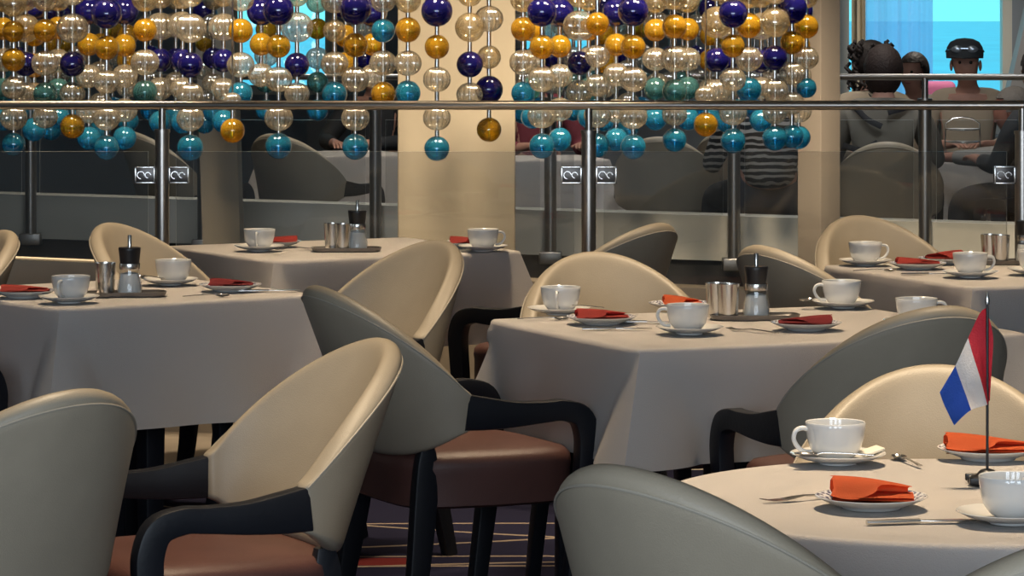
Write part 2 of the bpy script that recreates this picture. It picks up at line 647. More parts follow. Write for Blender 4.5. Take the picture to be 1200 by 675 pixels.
# slanted window post and curtains on the right window
bm = bmesh.new()
a, b = P(1178, 128, 21.3), P(1207, 0, 21.3)
s = (b - a) / (b.z - a.z)
lo, hi = a + s * (0.0 - a.z), a + s * (3.2 - a.z)
for q, pt in enumerate((lo, hi)):
    pass
vv = []
for pt in (lo, hi):
    for dx, dy in ((0, 0), (0.5, 0), (0.5, 0.2), (0, 0.2)):
        vv.append((pt.x + dx, pt.y + dy, pt.z))
bm2 = [bm.verts.new(p) for p in vv]
for q in ((0, 1, 2, 3), (4, 5, 6, 7), (0, 1, 5, 4), (1, 2, 6, 5), (2, 3, 7, 6), (3, 0, 4, 7)):
    bm.faces.new([bm2[k] for k in q])
struct('trim_3', bm, M_wall, sm=False)


def curtain(name, x0, x1, y, z0, z1, amp, per, m, label):
    bm = bmesh.new()
    n = 48
    cols = []
    for k in range(n + 1):
        x = x0 + (x1 - x0) * k / n
        yy = y + amp * math.sin(2 * PI * (x - x0) / per) + amp * 0.3 * math.sin(5.1 * PI * (x - x0) / per)
        cols.append([(x, yy, z0), (x, yy, z1), (x, yy + 0.006, z1), (x, yy + 0.006, z0)])
    vs = [[bm.verts.new(p) for p in c] for c in cols]
    for a, b in zip(vs, vs[1:]):
        for k in range(4):
            bm.faces.new((a[k], a[(k + 1) % 4], b[(k + 1) % 4], b[k]))
    bm.faces.new(vs[0])
    bm.faces.new(vs[-1])
    return tag(obj(name, bm, m), label, 'curtain')


M_curt = mat('cream_curtain', (0.62, 0.56, 0.42), 0.9)
M_sheer = bpy.data.materials.new('sheer_curtain')
M_sheer.use_nodes = True
_n2 = M_sheer.node_tree
_n2.nodes.clear()
_o = _n2.nodes.new('ShaderNodeOutputMaterial')
_a = _n2.nodes.new('ShaderNodeBsdfTranslucent')
_a.inputs[0].default_value = (0.9, 0.9, 1, 1)
_c = _n2.nodes.new('ShaderNodeBsdfTransparent')
_c.inputs[0].default_value = (0.85, 0.82, 0.98, 1)
_x = _n2.nodes.new('ShaderNodeMixShader')
_x.inputs[0].default_value = 0.6
_n2.links.new(_a.outputs[0], _x.inputs[1])
_n2.links.new(_c.outputs[0], _x.inputs[2])
_n2.links.new(_x.outputs[0], _o.inputs[0])
cx = lambda px: P(px, 0, 21.4).x
curtain('curtain', cx(998), cx(1014), 21.4, 0.05, 3.2, 0.02, 0.045, M_curt, 'narrow cream curtain gathered at the left of the sea window')
curtain('sheer_curtain', cx(1015), cx(1094), 21.45, 0.05, 3.2, 0.012, 0.11, M_sheer, 'sheer blue curtain covering the left half of the sea window')

# sea outside
bm = bmesh.new()
vs = [bm.verts.new(p) for p in ((-6000, 60, -15), (6000, 60, -15), (6000, 22000, -15), (-6000, 22000, -15))]
bm.faces.new(vs)
M_sea = mat('sea_water', (0.03, 0.22, 0.33), 0.35)
_sn = M_sea.node_tree
_tc = _sn.nodes.new('ShaderNodeTexCoord')
_mp = _sn.nodes.new('ShaderNodeMapping')
_mp.inputs['Scale'].default_value = (0.02, 0.004, 1)
_nz2 = _sn.nodes.new('ShaderNodeTexNoise')
_nz2.inputs['Scale'].default_value = 1.0
_nz2.inputs['Detail'].default_value = 6
_rr = _sn.nodes.new('ShaderNodeValToRGB')
_rr.color_ramp.elements[0].position, _rr.color_ramp.elements[0].color = 0.35, (0.06, 0.52, 0.66, 1)
_rr.color_ramp.elements[1].position, _rr.color_ramp.elements[1].color = 0.65, (0.09, 0.66, 0.80, 1)
_sn.links.new(_tc.outputs['Object'], _mp.inputs[0])
_sn.links.new(_mp.outputs[0], _nz2.inputs['Vector'])
_sn.links.new(_nz2.outputs['Fac'], _rr.inputs[0])
_sn.links.new(_rr.outputs[0], _sn.nodes['Principled BSDF'].inputs['Base Color'])
struct('sea', bm, M_sea, sm=False)

# pillars
PD = 14.5
x0, x1 = P(466, 0, PD).x, P(604, 0, PD).x
bm = bmesh.new()
add_box(bm, ((x0 + x1) / 2, PD + 0.2, 0.1), (x1 - x0, 0.4, 6.2), 0.008)
struct('wall_pillar', bm, M_pillar)
bm = bmesh.new()
pc = P(962, 0, 15.0)
add_box(bm, (pc.x, pc.y + 0.095, 0.1), (0.134, 0.134, 6.2), 0.004, Matrix.Rotation(math.radians(45), 3, 'Z'))
struct('wall_column', bm, mat('column_paint', (0.18, 0.16, 0.14), 0.75))
bm = bmesh.new()
vv = []
for (z, xa, xb) in ((-3.0, 268, 305), (3.2, 213, 262)):
    for (px, dy) in ((xa, 0), (xb, 0), (xb, 0.25), (xa, 0.25)):
        vv.append(bm.verts.new((P(px, 0, 16.3).x, 16.3 + dy, z)))
for q in ((0, 1, 2, 3), (4, 5, 6, 7), (0, 1, 5, 4), (1, 2, 6, 5), (2, 3, 7, 6), (3, 0, 4, 7)):
    bm.faces.new([vv[k] for k in q])
struct('wall_slanted_column', bm, M_pillar, sm=False)


# ------------------------------------------------------------------ railings
def clamp_bm(x, y, z, s):
    bm = bmesh.new()
    X = x + s * 0.062
    add_box(bm, (X, y, z), (0.075, 0.03, 0.062), 0.004, mi=1)
    for dz in (-0.028, 0.028):
        add_box(bm, (X, y - 0.016, z + dz), (0.075, 0.006, 0.006), 0.001)
    for dx in (-0.034, 0.034):
        add_box(bm, (X + dx, y - 0.016, z), (0.006, 0.006, 0.062), 0.001)
    for (dx, q) in ((-0.014, 0.013), (0.012, 0.010)):
        add_tube(bm, [(X + dx + q * math.cos(a * PI / 8), y - 0.0165, z + q * math.sin(a * PI / 8)) for a in range(13)], 0.003, 6)
    return bm


def railing(label, yf, posts, rail_py, th, zfoot, zshoe, cap_dz, clamps, glass_top, glass_gap, x0, x1, r_rail, r_post, mesh_m, pane_m):
    rt = thing('glass_railing', label, 'railing', (0, yf(0), 0))
    off = V((0, yf(0), 0))
    bm = bmesh.new()
    zr = lambda x: CZ - (rail_py(x) - HY) * yf(x) / F
    add_tube(bm, [V((x, yf(x) + th / 2, zr(x))) - off for x in [x0 + (x1 - x0) * k / 8 for k in range(9)]], r_rail, 14)
    obj('handrail', bm, mesh_m, rt)
    for x in posts:
        y = yf(x) + th / 2
        bm = bmesh.new()
        zb = zshoe(x)
        zt = zr(x) - cap_dz
        add_tube(bm, [V((x, y, zb)) - off, V((x, y, zt)) - off], r_post, 16)
        add_tube(bm, [V((x, y, zt)) - off, V((x, y, zt + 0.012)) - off], r_post * 1.12, 16)
        add_tube(bm, [V((x, y, zt)) - off, V((x, y, zr(x))) - off], r_post * 0.5, 10)
        po = obj('post', bm, mesh_m, rt)
        bm = bmesh.new()
        add_box(bm, V((x, y, zb + 0.03)) - off, (0.11, 0.09, 0.06), 0.006)
        obj('base_shoe', bm, mesh_m, po)
        if clamps:
            for sd in (-1, 1):
                bm = clamp_bm(x - off.x, y - off.y, CZ - (205 - HY) * y / F, sd)
                obj('glass_clamp', bm, [M_steel, mat('clamp_face', (0.10, 0.09, 0.085), 0.3, metal=0.9)], po)
    xs = [x0] + list(posts) + [x1]
    for a, b in zip(xs, xs[1:]):
        if b - a < 0.1:
            continue
        a2, b2 = a + (glass_gap if a != x0 else 0), b - (glass_gap if b != x1 else 0)
        bm = bmesh.new()
        ya, yb = yf(a2) + th / 2, yf(b2) + th / 2
        t = 0.006
        zt = glass_top
        pts = []
        for (x, y) in ((a2, ya), (b2, yb)):
            pts.append((V((x, y - t, zfoot(x) + 0.005)) - off, V((x, y + t, zfoot(x) + 0.005)) - off,
                        V((x, y - t, zt(x))) - off, V((x, y + t, zt(x))) - off))
        v = [[bm.verts.new(p) for p in q] for q in pts]
        f1 = bm.faces.new((v[0][0], v[1][0], v[1][2], v[0][2]))
        f2 = bm.faces.new((v[0][1], v[1][1], v[1][3], v[0][3]))
        for q in ((v[0][2], v[1][2], v[1][3], v[0][3]), (v[0][0], v[0][1], v[0][3], v[0][2]), (v[1][0], v[1][1], v[1][3], v[1][2])):
            f = bm.faces.new(q)
            f.material_index = 1
        obj('glass_panel', bm, [pane_m, M_edge], rt, sm=False)
    return rt


def px_on(yf, px, th=0.0):
    """x where the line y = yf(x) crosses pixel column px"""
    x = 0.0
    for _ in range(30):
        x = (px - 600) * (yf(x) + th / 2) / F
    return x


railing('glass railing with steel handrail in front of the hanging beads', near_y,
        [px_on(near_y, 190, .16), px_on(near_y, 690, .16), px_on(near_y, 1198, .16)], lambda x: 124.0, 0.16, kz, kz, 0.10, True,
        lambda x: CZ - (178.5 - HY) * near_y(x) / F, 0.052, -4.9, 4.9, 0.0165, 0.026, M_rail, M_pane)
railing('farther glass railing across the atrium, in front of the seated diners', far_y,
        [px_on(far_y, p, -.14) for p in (-170, 36, 238, 440, 645, 860, 1084, 1310)], lambda x: 90.0, -0.14, ft, lambda x: ft(x) - 0.255, 0.11, False,
        lambda x: CZ - (140 - HY) * far_y(x) / F, 0.05, -4.9, 4.9, 0.015, 0.030, mat('dull_steel', (0.30, 0.29, 0.28), 0.35, metal=1.0), glass_sheet('far_rail_glass', (0.93, 0.94, 0.94)))


# ------------------------------------------------------------------ tables
def cloth_mesh(outline, drop, top_z, corners, chairs, seed):
    """outline(s) -> (x, y, nx, ny) around the table; corners: list of s with a hanging fold"""
    rnd = random.Random(seed)
    n = 192
    bm = bmesh.new()
    ss = [k / n for k in range(n)]
    rows = []
    ph = [rnd.uniform(0, 6.28) for _ in range(4)]

    def row(fn):
        rows.append([bm.verts.new(fn(s)) for s in ss])
    for f in (0.30, 0.60, 0.85, 0.96):
        row(lambda s: (outline(s)[0] * f, outline(s)[1] * f, top_z + 0.0007 * math.sin(9 * s * 6.28 + 8 * f + ph[0])))
    for a in (0, 22, 45, 68, 90):
        r = 0.012
        ca, sa = math.cos(math.radians(a)), math.sin(math.radians(a))
        row(lambda s: (outline(s)[0] + outline(s)[2] * r * sa, outline(s)[1] + outline(s)[3] * r * sa, top_z - r * (1 - ca)))
    nd = 14
    for j in range(1, nd + 1):
        t = j / nd

        def fn(s):
            x, y, nx, ny = outline(s)
            b = 0.0
            for c in corners:
                ds = min(abs(s - c), 1 - abs(s - c)) * 4      # in table sides
                wd = 0.012 + 0.085 * t
                b += max(0.0, 1 - (ds / (2.0 * wd))) if ds < 2 * wd else 0.0
            wave = 0.006 * math.sin(2 * PI * 7 * s + ph[1]) + 0.005 * math.sin(2 * PI * 13 * s + ph[2])
            o = 0.012 + t * (0.022 + (0.10 * b if b else 0)) + t * wave
            return (x + nx * o, y + ny * o, top_z - 0.012 - (drop - 0.012) * t)
        row(fn)
    for a, b in zip(rows, rows[1:]):
        for k in range(n):
            bm.faces.new((a[k], b[k], b[(k + 1) % n], a[(k + 1) % n]))
    c = bm.verts.new((0, 0, top_z))
    for k in range(n):
        bm.faces.new((c, rows[0][k], rows[0][(k + 1) % n]))
    # chairs pushed in under the table press the hanging cloth inwards
    hang = rows[9:]
    push = [[0.0] * n for _ in hang]
    for i, r in enumerate(hang):
        for k, v in enumerate(r):
            for (Mi, lim) in chairs:
                l = Mi @ v.co
                if abs(l.x) < 0.31 and -0.36 < l.y < lim and l.z < 0.645:
                    ox = outline(ss[k])
                    d = (Mi.to_3x3() @ V((-ox[2], -ox[3], 0)))
                    if d.y > 0.2:
                        need = min((lim - l.y) / d.y, 0.28)
                        push[i][k] = max(push[i][k], need)
    for i, r in enumerate(hang):
        t = 1.0
        sm = [max(push[min(len(hang) - 1, i + w)][(k + q) % n] * (1 - abs(q) / 7) * (1 - w / 4) for q in range(-6, 7) for w in range(4)) for k in range(n)]
        for k, v in enumerate(r):
            ox = outline(ss[k])
            t = min(1.0, max(0.0, (0.690 - v.co.z) / 0.06))
            v.co.x -= ox[2] * sm[k] * t
            v.co.y -= ox[3] * sm[k] * t
    # thickness
    r = bmesh.ops.solidify(bm, geom=bm.faces[:], thickness=0.0025)
    return bm


def sq_outline(hx, hy=None, cr=0.025):
    hy = hy or hx

    def f(s):
        u = (s * 4) % 4
        k = int(u)
        w = u - k
        a, b = -hx + 2 * hx * w, -hy + 2 * hy * w
        # side k: 0 front(-y) left->right, 1 right, 2 back, 3 left
        x, y, nx, ny = [(a, -hy, 0, -1), (hx, b, 1, 0), (-a, hy, 0, 1), (-hx, -b, -1, 0)][k]
        # blend the normal near the corners along the diagonal
        e = 0.10
        dw = min(w, 1 - w)
        if dw < e:
            q = 0.5 * (1 - dw / e)
            if w < 0.5:
                px_, py_ = [(-1, 0), (0, -1), (1, 0), (0, 1)][k]
            else:
                px_, py_ = [(1, 0), (0, 1), (-1, 0), (0, -1)][k]
            nx, ny = nx * (1 - q) + px_ * q, ny * (1 - q) + py_ * q
            l = math.hypot(nx, ny)
            nx, ny = nx / l, ny / l
            k2 = cr * (1 - dw / e) ** 2 * 0.4
            x, y = x - nx * k2, y - ny * k2
        return x, y, nx, ny
    return f


def round_outline(r):
    def f(s):
        a = 2 * PI * s
        return r * math.cos(a), r * math.sin(a), math.cos(a), math.sin(a)
    return f


TH = 0.725


def table(kind, cx, cy, deg, half, drop, label, clabel, chairs, seed, hy=None):
    hy = hy or half
    rz = math.radians(deg)
    t = thing('dining_table', label, 'table', (cx, cy, 0), rz, 'dining tables under white cloths')
    bm = bmesh.new()
    if kind == 'square':
        add_box(bm, (0, 0, TH - 0.018), (2 * half - 0.02, 2 * hy - 0.02, 0.03), 0.006)
    else:
        add_lathe(bm, [(0, TH - 0.033), (half - 0.012, TH - 0.033), (half - 0.010, TH - 0.018), (half - 0.012, TH - 0.003), (0, TH - 0.003)], 64)
    obj('tabletop', bm, M_wood, t)
    l = 0.062
    for sx in (-1, 1):
        for sy in (-1, 1):
            bm = bmesh.new()
            add_bar(bm, [(sx * l, sy * l, 0.0, 0.055, 0.055), (sx * l, sy * l, 0.35, 0.065, 0.065), (sx * l * 0.9, sy * l * 0.9, TH - 0.03, 0.07, 0.07)])
            obj('leg', bm, M_wood, t)
    bm = bmesh.new()
    for sx in (-1, 1):
        add_bar(bm, [(sx * l, -l, 0.42, 0.03, 0.02), (-sx * l, l, 0.42, 0.03, 0.02)], V((0, 0, 1)))
    obj('stretcher', bm, M_wood, t)
    Mt = Matrix.Translation((cx, cy, 0)) @ Matrix.Rotation(rz, 4, 'Z')
    ch = [((Matrix.Translation((x, y, 0)) @ Matrix.Rotation(r, 4, 'Z')).inverted() @ Mt, 0.29) for (x, y, r) in chairs]
    if kind == 'square':
        bm = cloth_mesh(sq_outline(half, hy), drop, TH + 0.0032, [0, 0.25, 0.5, 0.75], ch, seed)
    else:
        bm = cloth_mesh(round_outline(half), drop, TH + 0.0032, [], ch, seed)
    c = obj('tablecloth', bm, M_cloth, None, (cx, cy, 0), (0, 0, rz), ang=60)
    tag(c, clabel, 'tablecloth', 'white tablecloths')
    return t


# ------------------------------------------------------------------ chairs
def shell_pt(th, v, W=0.242):
    c = max(math.cos(th), 0.0)
    zt = 0.622 + 0.245 * c ** 1.05
    zb = 0.462 + 0.072 * (1 - c) ** 1.3
    z = zb + (zt - zb) * v
    lean = (z - 0.46) / 0.40
    x = W * math.sin(th) * (1 + 0.13 * lean)
    y = -0.07 - (0.115 + 0.165 * lean) * math.cos(th)
    return V((x, y, z))


def build_chair(label, group):
    t = thing('armchair', label, 'chair', group=group)
    bm = bmesh.new()
    nu, nv = 28, 9
    TH_ = math.radians(93)
    g = [[bm.verts.new(shell_pt(-TH_ + 2 * TH_ * i / nu, j / nv)) for j in range(nv + 1)] for i in range(nu + 1)]
    for i in range(nu):
        for j in range(nv):
            bm.faces.new((g[i][j], g[i + 1][j], g[i + 1][j + 1], g[i][j + 1]))
    o = obj('backrest', bm, M_leather, t)
    md = o.modifiers.new('solid', 'SOLIDIFY')
    md.thickness, md.offset = 0.046, 0.0
    md = o.modifiers.new('sub', 'SUBSURF')
    md.levels = md.render_levels = 2
    bake(o)
    # seam that runs round the outside just under the rim
    bm = bmesh.new()
    pts = []
    for i in range(61):
        th = -TH_ * 0.96 + 2 * TH_ * 0.96 * i / 60
        p = shell_pt(th, 0.955)
        q = shell_pt(th + 0.01, 0.955) - shell_pt(th - 0.01, 0.955)
        r = shell_pt(th, 0.99) - shell_pt(th, 0.92)
        nrm = q.cross(r).normalized()
        if nrm.dot(V((p.x, p.y + 0.07, 0))) < 0:
            nrm = -nrm
        pts.append(p + nrm * 0.0215)
    add_tube(bm, pts, 0.0022, 6)
    obj('piping', bm, M_piping, o)
    for s in (-1, 1):
        bm = bmesh.new()
        path = [(s * .256, -.078, .578, .085, .038), (s * .259, -.02, .572, .075, .040), (s * .262, .05, .568, .060, .040),
                (s * .262, .13, .570, .050, .040), (s * .262, .175, .571, .050, .041), (s * .262, .222, .555, .054, .042),
                (s * .262, .241, .51, .056, .042), (s * .261, .241, .46, .054, .042)]
        add_bar(bm, catmull(path, 5))
        obj('armrest', bm, M_wood, t)
        bm = bmesh.new()
        add_bar(bm, [(s * .261, .241, .462, .054, .042), (s * .258, .232, .33, .050, .042), (s * .25, .200, .12, .042, .040), (s * .247, .182, 0, .036, .036)])
        obj('leg', bm, M_wood, t)
        bm = bmesh.new()
        add_bar(bm, catmull([(s * .183, -.142, .490, .034, .028), (s * .184, -.145, .452, .052, .034), (s * .188, -.152, .36, .060, .036), (s * .205, -.180, .16, .048, .036), (s * .21, -.215, 0, .036, .034)], 4))
        obj('leg', bm, M_wood, t)
    # seat
    bm = bmesh.new()
    out = []
    for k in range(40):
        a = 2 * PI * k / 40
        e = 0.42
        cx_, sy_ = math.cos(a), math.sin(a)
        x = math.copysign(abs(cx_) ** e, cx_)
        y = math.copysign(abs(sy_) ** e, sy_)
        w = 0.232 if y > 0 else 0.232 - 0.03 * (-y)
        out.append((x * w, 0.03 + y * 0.225))
    rings = []
    for (sc_, z) in ((0.94, 0.345), (1.0, 0.352), (1.0, 0.425), (1.01, 0.44), (1.0, 0.458), (0.95, 0.471), (0.8, 0.479), (0.5, 0.484)):
        rings.append([bm.verts.new((x * sc_, 0.03 + (y - 0.03) * sc_, z)) for (x, y) in out])
    for a, b in zip(rings, rings[1:]):
        for k in range(40):
            bm.faces.new((a[k], a[(k + 1) % 40], b[(k + 1) % 40], b[k]))
    bm.faces.new(rings[-1])
    bm.faces.new(rings[0][::-1])
    obj('seat', bm, M_seat, t, ang=50)
    return t


def rz_of(fx, fy):
    return math.atan2(fy, fx) - PI / 2


# (top-of-back pixel x, distance, facing, label): the back's top centre lies 0.36 behind the seat centre
def ch(px, d, fx, fy, label):
    l = math.hypot(fx, fy)
    fx, fy = fx / l, fy / l
    X = (px - 600) * d / F
    return (X + 0.35 * fx, d + 0.35 * fy, rz_of(fx, fy), label)


CHAIRS = dict(
    A=ch(452, 6.78, -.90, -.43, 'cream armchair turned to the left, its lit inside and both black arms in full view'),
    C=ch(369, 8.11, .90, .44, 'armchair seen from behind its left, brown seat visible, at the middle table'),
    one=ch(92, 5.84, -.72, .69, 'armchair cut off by the bottom left corner, pale outside of its back to us'),
    B=ch(518, 9.80, -.78, -.63, 'taupe armchair at the right side of the left table, behind another chair'),
    D=ch(774, 10.6, -.80, .60, 'armchair whose back tip and far left arm show on both sides of a pale one'),
    M=ch(694, 9.30, .28, -.96, 'pale armchair facing us behind the middle table, its back a broad dome'),
    E=ch(124, 10.62, .90, -.44, 'tan armchair facing us behind the left table, left of the table with the white pillar'),
    Fc=ch(10, 10.25, -.85, -.52, 'tan armchair cut off by the left edge of the photo, inside of its back lit'),
    G=(-1.72, 9.12, rz_of(.80, .60), 'armchair at the left edge of which only a black arm and brown seat show'),
    H=ch(1002, 11.02, .45, -.89, 'tan armchair facing us behind the rear right table with two cups before it'),
    I=ch(888, 9.56, .84, .54, 'dark grey armchair seen from behind, right of the salt mill on the middle table'),
    J=ch(1108, 7.54, -.38, .925, 'large grey armchair seen from behind, its black left arm against the middle tablecloth'),
    K=ch(1098, 6.27, -.10, -.99, 'bright cream armchair facing us behind the flag on the round table'),
    L=ch(733, 4.50, .74, .67, 'grey armchair in the centre foreground seen from behind, left of the round table'),
    O=ch(1345, 3.77, -.30, .95, 'dark armchair back cut off by the bottom right corner'),
)
proto = None
CH_GROUP = 'cream leather armchairs with black arms'
for k, (x, y, r, lab) in CHAIRS.items():
    if proto is None:
        proto = build_chair(lab, CH_GROUP)
        proto.location, proto.rotation_euler = (x, y, 0), (0, 0, r)
    else:
        o = dup(proto, (x, y, 0), r, lab)
        if k in 'LO':
            o.scale = (1.054 if k == 'L' else 1.10,) * 3
cp = lambda *ks: [CHAIRS[k][:3] for k in ks]

# far deck chairs
FAR = [(150, 18.1, .8, .6, 'far chair beyond both railings at the left, under the turquoise balls'),
       (318, 17.65, .55, .83, 'far tan chair beyond both railings, left of the broad pillar'),
       (772, 17.2, .2, .98, 'far tan chair with its back to us beyond both railings, right of the clamped post'),
       (846, 17.75, .55, .83, 'far chair just behind another tan one, beside the diner in stripes'),
       (1040, 16.5, .1, .99, 'far grey chair that the diner in the strapped jacket sits on'),
       (1298, 16.2, -.6, .8, 'far tan chair at the right edge under a dark-haired diner')]
FCH = []
for (px, d, fx, fy, lab) in FAR:
    x, y, r, lab = ch(px, d, fx, fy, lab)
    dup(proto, (x, y, 0.04), r, lab, 'chairs on the far deck')
    FCH.append((x, y, r))


def edge_center(N, deg, hx, hy):
    """centre of a table whose nearest corner is N"""
    a = math.radians(deg)
    return N[0] + hx * math.cos(a) - hy * math.sin(a), N[1] + hx * math.sin(a) + hy * math.cos(a)


T_MID = (*edge_center((0.299, 7.97), 23.6, .525, .44), 23.6, .525)
T_LEFT = (*edge_center((-1.205, 9.09), 36, .408, .395), 36, .408)
T_BACK = (*edge_center((-0.760, 10.89), 30, .455, .41), 30, .455)
T_RIGHT = (*edge_center((1.325, 9.82), 21.5, .45, .47), 21.5, .45)
table('square', *T_MID, 0.275, 'dining table in the middle under a white cloth', 'white cloth on the middle table, corner fold towards us', cp('M', 'I', 'J'), 1, hy=0.44)
table('square', *T_LEFT, 0.335, 'dining table at the left under a white cloth, dark legs showing below', 'white cloth on the left table, bluish front side', cp('G', 'E'), 2, hy=0.395)
table('square', *T_BACK, 0.30, 'dining table by the railing before the broad pillar', 'white cloth on the rear table before the broad pillar', cp('D'), 3, hy=0.41)
table('square', *T_RIGHT, 0.30, 'dining table at the right by the railing, behind the large grey chair', 'white cloth on the rear right table', cp('H', 'I'), 4, hy=0.47)
T_RND = (0.728, 5.50, 12, .487)
table('round', *T_RND, 0.30, 'round dining table with a flag on it in the right foreground', 'white cloth on the round foreground table', cp('K'), 5)


# ------------------------------------------------------------------ tableware
def ontop(px, py):
    d = (CZ - TH) * F / (py - HY)
    return V(((px - 600) * d / F, d, TH + 0.0045))


CUP = [(0.0, .000), (.022, .000), (.0275, .001), (.0275, .004), (.036, .010), (.0445, .022), (.049, .038), (.0515, .056), (.0525, .0655), (.0515, .067),
       (.0498, .0655), (.0488, .056), (.0462, .038), (.0415, .023), (.033, .012), (.020, .007), (0.0, .006)]


def build_cup(label, group):
    t = thing('teacup', label, 'cup', group=group)
    bm = bmesh.new()
    add_lathe(bm, CUP, 40)
    obj('bowl', bm, M_china, t)
    bm = bmesh.new()
    hp = [(.047, 0, .054), (.058, 0, .057), (.070, 0, .053), (.0745, 0, .040), (.069, 0, .027), (.058, 0, .017), (.043, 0, .015)]
    add_tube(bm, catmull(hp, 5), [.0042] * 31, 10)
    obj('handle', bm, M_china, t)
    return t


SAUC = [(0, .0), (.030, .0), (.0325, .001), (.034, .004), (.050, .007), (.068, .012), (.0815, .0185), (.0830, .0195), (.0825, .0205), (.0800, .0200), (.066, .0145),
        (.048, .0095), (.034, .0070), (0, .0065)]


def build_saucer(label, group):
    bm = bmesh.new()
    add_lathe(bm, SAUC, 48)
    return tag(obj('saucer', bm, M_china), label, 'saucer', group)


PLATE = [(0, .0), (.045, .0), (.048, .001), (.050, .004), (.066, .009), (.0835, .0165), (.0885, .0195), (.0885, .0207), (.086, .0205), (.066, .0125), (.050, .0075), (0, .0070)]


def build_plate(label, group):
    bm = bmesh.new()
    add_lathe(bm, PLATE, 48, mi_fn=lambda i: 1 if i in (8, 9, 10) else 0)
    return tag(obj('side_plate', bm, [M_china, M_plate]), label, 'plate', group)


def build_napkin(m, label, seed, flip=1, group='folded napkins on side plates', L=.118, H=.026):
    """folded linen: a flat pad of two layers and a flap folded over the top whose front edge swings"""
    rnd = random.Random(seed)
    bm = bmesh.new()
    nu = 20
    ph = rnd.uniform(0, 1)
    secs = []
    for i in range(nu + 1):
        u = i / nu
        x = flip * (u - 0.5) * L
        prof = []
        hw = 0.030 - 0.004 * u
        h = H * (1.0 - 0.42 * u + 0.10 * math.sin(PI * u + ph))
        # layer path in (y, z): front bottom -> back -> up over -> down at the front, the flap's reach depends on u
        reach = 0.95 - 0.75 * max(0.0, (u - 0.35) / 0.65) ** 1.4 + 0.08 * math.sin(6.0 * u)
        bottom = [(-hw, .0), (-hw * .4, .0), (hw * .4, .0), (hw, .001)]
        back = [(hw + .007, h * .35), (hw + .006, h * .72), (hw * .85, h * .97)]
        flap = []
        for q in range(1, 7):
            f = q / 6 * reach
            yy = hw * .85 - (hw * 1.95) * f
            zz = h * (1.0 - 0.12 * f - 0.75 * max(0, f - 0.62) / 0.38 * (0.9 if f > .62 else 0))
            flap.append((yy, max(zz, .006)))
        for (y, z) in bottom + back + flap:
            prof.append(bm.verts.new((x + 0.004 * math.sin(7 * y * 40 + u * 3), y, z)))
        secs.append(prof)
    for a, b in zip(secs, secs[1:]):
        for k in range(len(a) - 1):
            bm.faces.new((a[k], b[k], b[k + 1], a[k + 1]))
    # a second inner layer
    secs = []
    for i in range(nu + 1):
        u = i / nu
        x = flip * ((u - 0.5) * L * 1.04 + 0.003)
        hw = 0.031
        prof = [bm.verts.new((x, y, z)) for (y, z) in ((-hw, .0035), (0, .0045), (hw, .005), (hw + .003, .009), (hw, .0125 - .003 * u), (0, .012 - .003 * u),
                                                       (-hw * (.9 + .1 * math.sin(5 * u)), .009 - .002 * u))]
        secs.append(prof)
    for a, b in zip(secs, secs[1:]):
        for k in range(len(a) - 1):
            bm.faces.new((a[k], b[k], b[k + 1], a[k + 1]))
    bmesh.ops.solidify(bm, geom=bm.faces[:], thickness=0.0022)
    return tag(obj('napkin', bm, m, ang=60), label, 'napkin', group)


def build_mill(label, group):
    t = thing('salt_mill', label, 'mill', group=group)
    bm = bmesh.new()
    add_lathe(bm, [(0, 0), (.036, 0), (.0375, .003), (.0355, .020), (.031, .045), (.0275, .066), (.0275, .072), (.0255, .072), (.0255, .066), (.029, .045), (.0335, .020), (.034, .006), (0, .005)], 36)
    obj('jar', bm, M_glass, t)
    bm = bmesh.new()
    add_lathe(bm, [(0, .0055), (.0325, .0065), (.0328, .018), (.0290, .040), (.0258, .058), (.012, .062), (0, .0625)], 28)
    obj('salt', bm, M_salt, t)
    bm = bmesh.new()
    add_lathe(bm, [(0, .070), (.0285, .070), (.0290, .072), (.0290, .085), (.0285, .087), (0, .087)], 36)
    obj('collar', bm, M_steel, t)
    bm = bmesh.new()
    add_lathe(bm, [(0, .087), (.0265, .087), (.027, .090), (.0305, .122), (.0315, .128), (.0300, .131), (0, .131)], 36)
    obj('cap', bm, M_dark, t)
    bm = bmesh.new()
    add_lathe(bm, [(0, .130), (.0055, .130), (.0055, .163), (.0045, .165), (0, .165)], 16)
    obj('spindle', bm, M_steel, t)
    return t


def build_tumbler(label, group, h=.088):
    bm = bmesh.new()
    add_lathe(bm, [(0, 0), (.0235, 0), (.0255, .002), (.0275, h * .6), (.0300, h), (.0290, h), (.0265, h * .6), (.0245, .004), (0, .004)], 36)
    return tag(obj('steel_tumbler', bm, M_steel), label, 'tumbler', group)


def build_tray(label, group):
    t = thing('condiment_tray', label, 'tray', group=group)
    bm = bmesh.new()
    L, W = 0.115, 0.052
    out = []
    for k in range(48):
        a = 2 * PI * k / 48
        c_, s_ = math.cos(a), math.sin(a)
        out.append((math.copysign(abs(c_) ** .45, c_) * L, math.copysign(abs(s_) ** .45, s_) * W))
    rings = []
    for (q, z) in ((0.90, 0), (0.96, .001), (1.0, .010), (1.01, .0135), (0.985, .0135), (0.94, .0055), (0.90, .004)):
        rings.append([bm.verts.new((x * q, y * q, z)) for (x, y) in out])
    for a, b in zip(rings, rings[1:]):
        for k in range(48):
            bm.faces.new((a[k], a[(k + 1) % 48], b[(k + 1) % 48], b[k]))
    bm.faces.new(rings[0][::-1])
    bm.faces.new(rings[-1])
    obj('pan', bm, M_tray, t, ang=50)
    return t


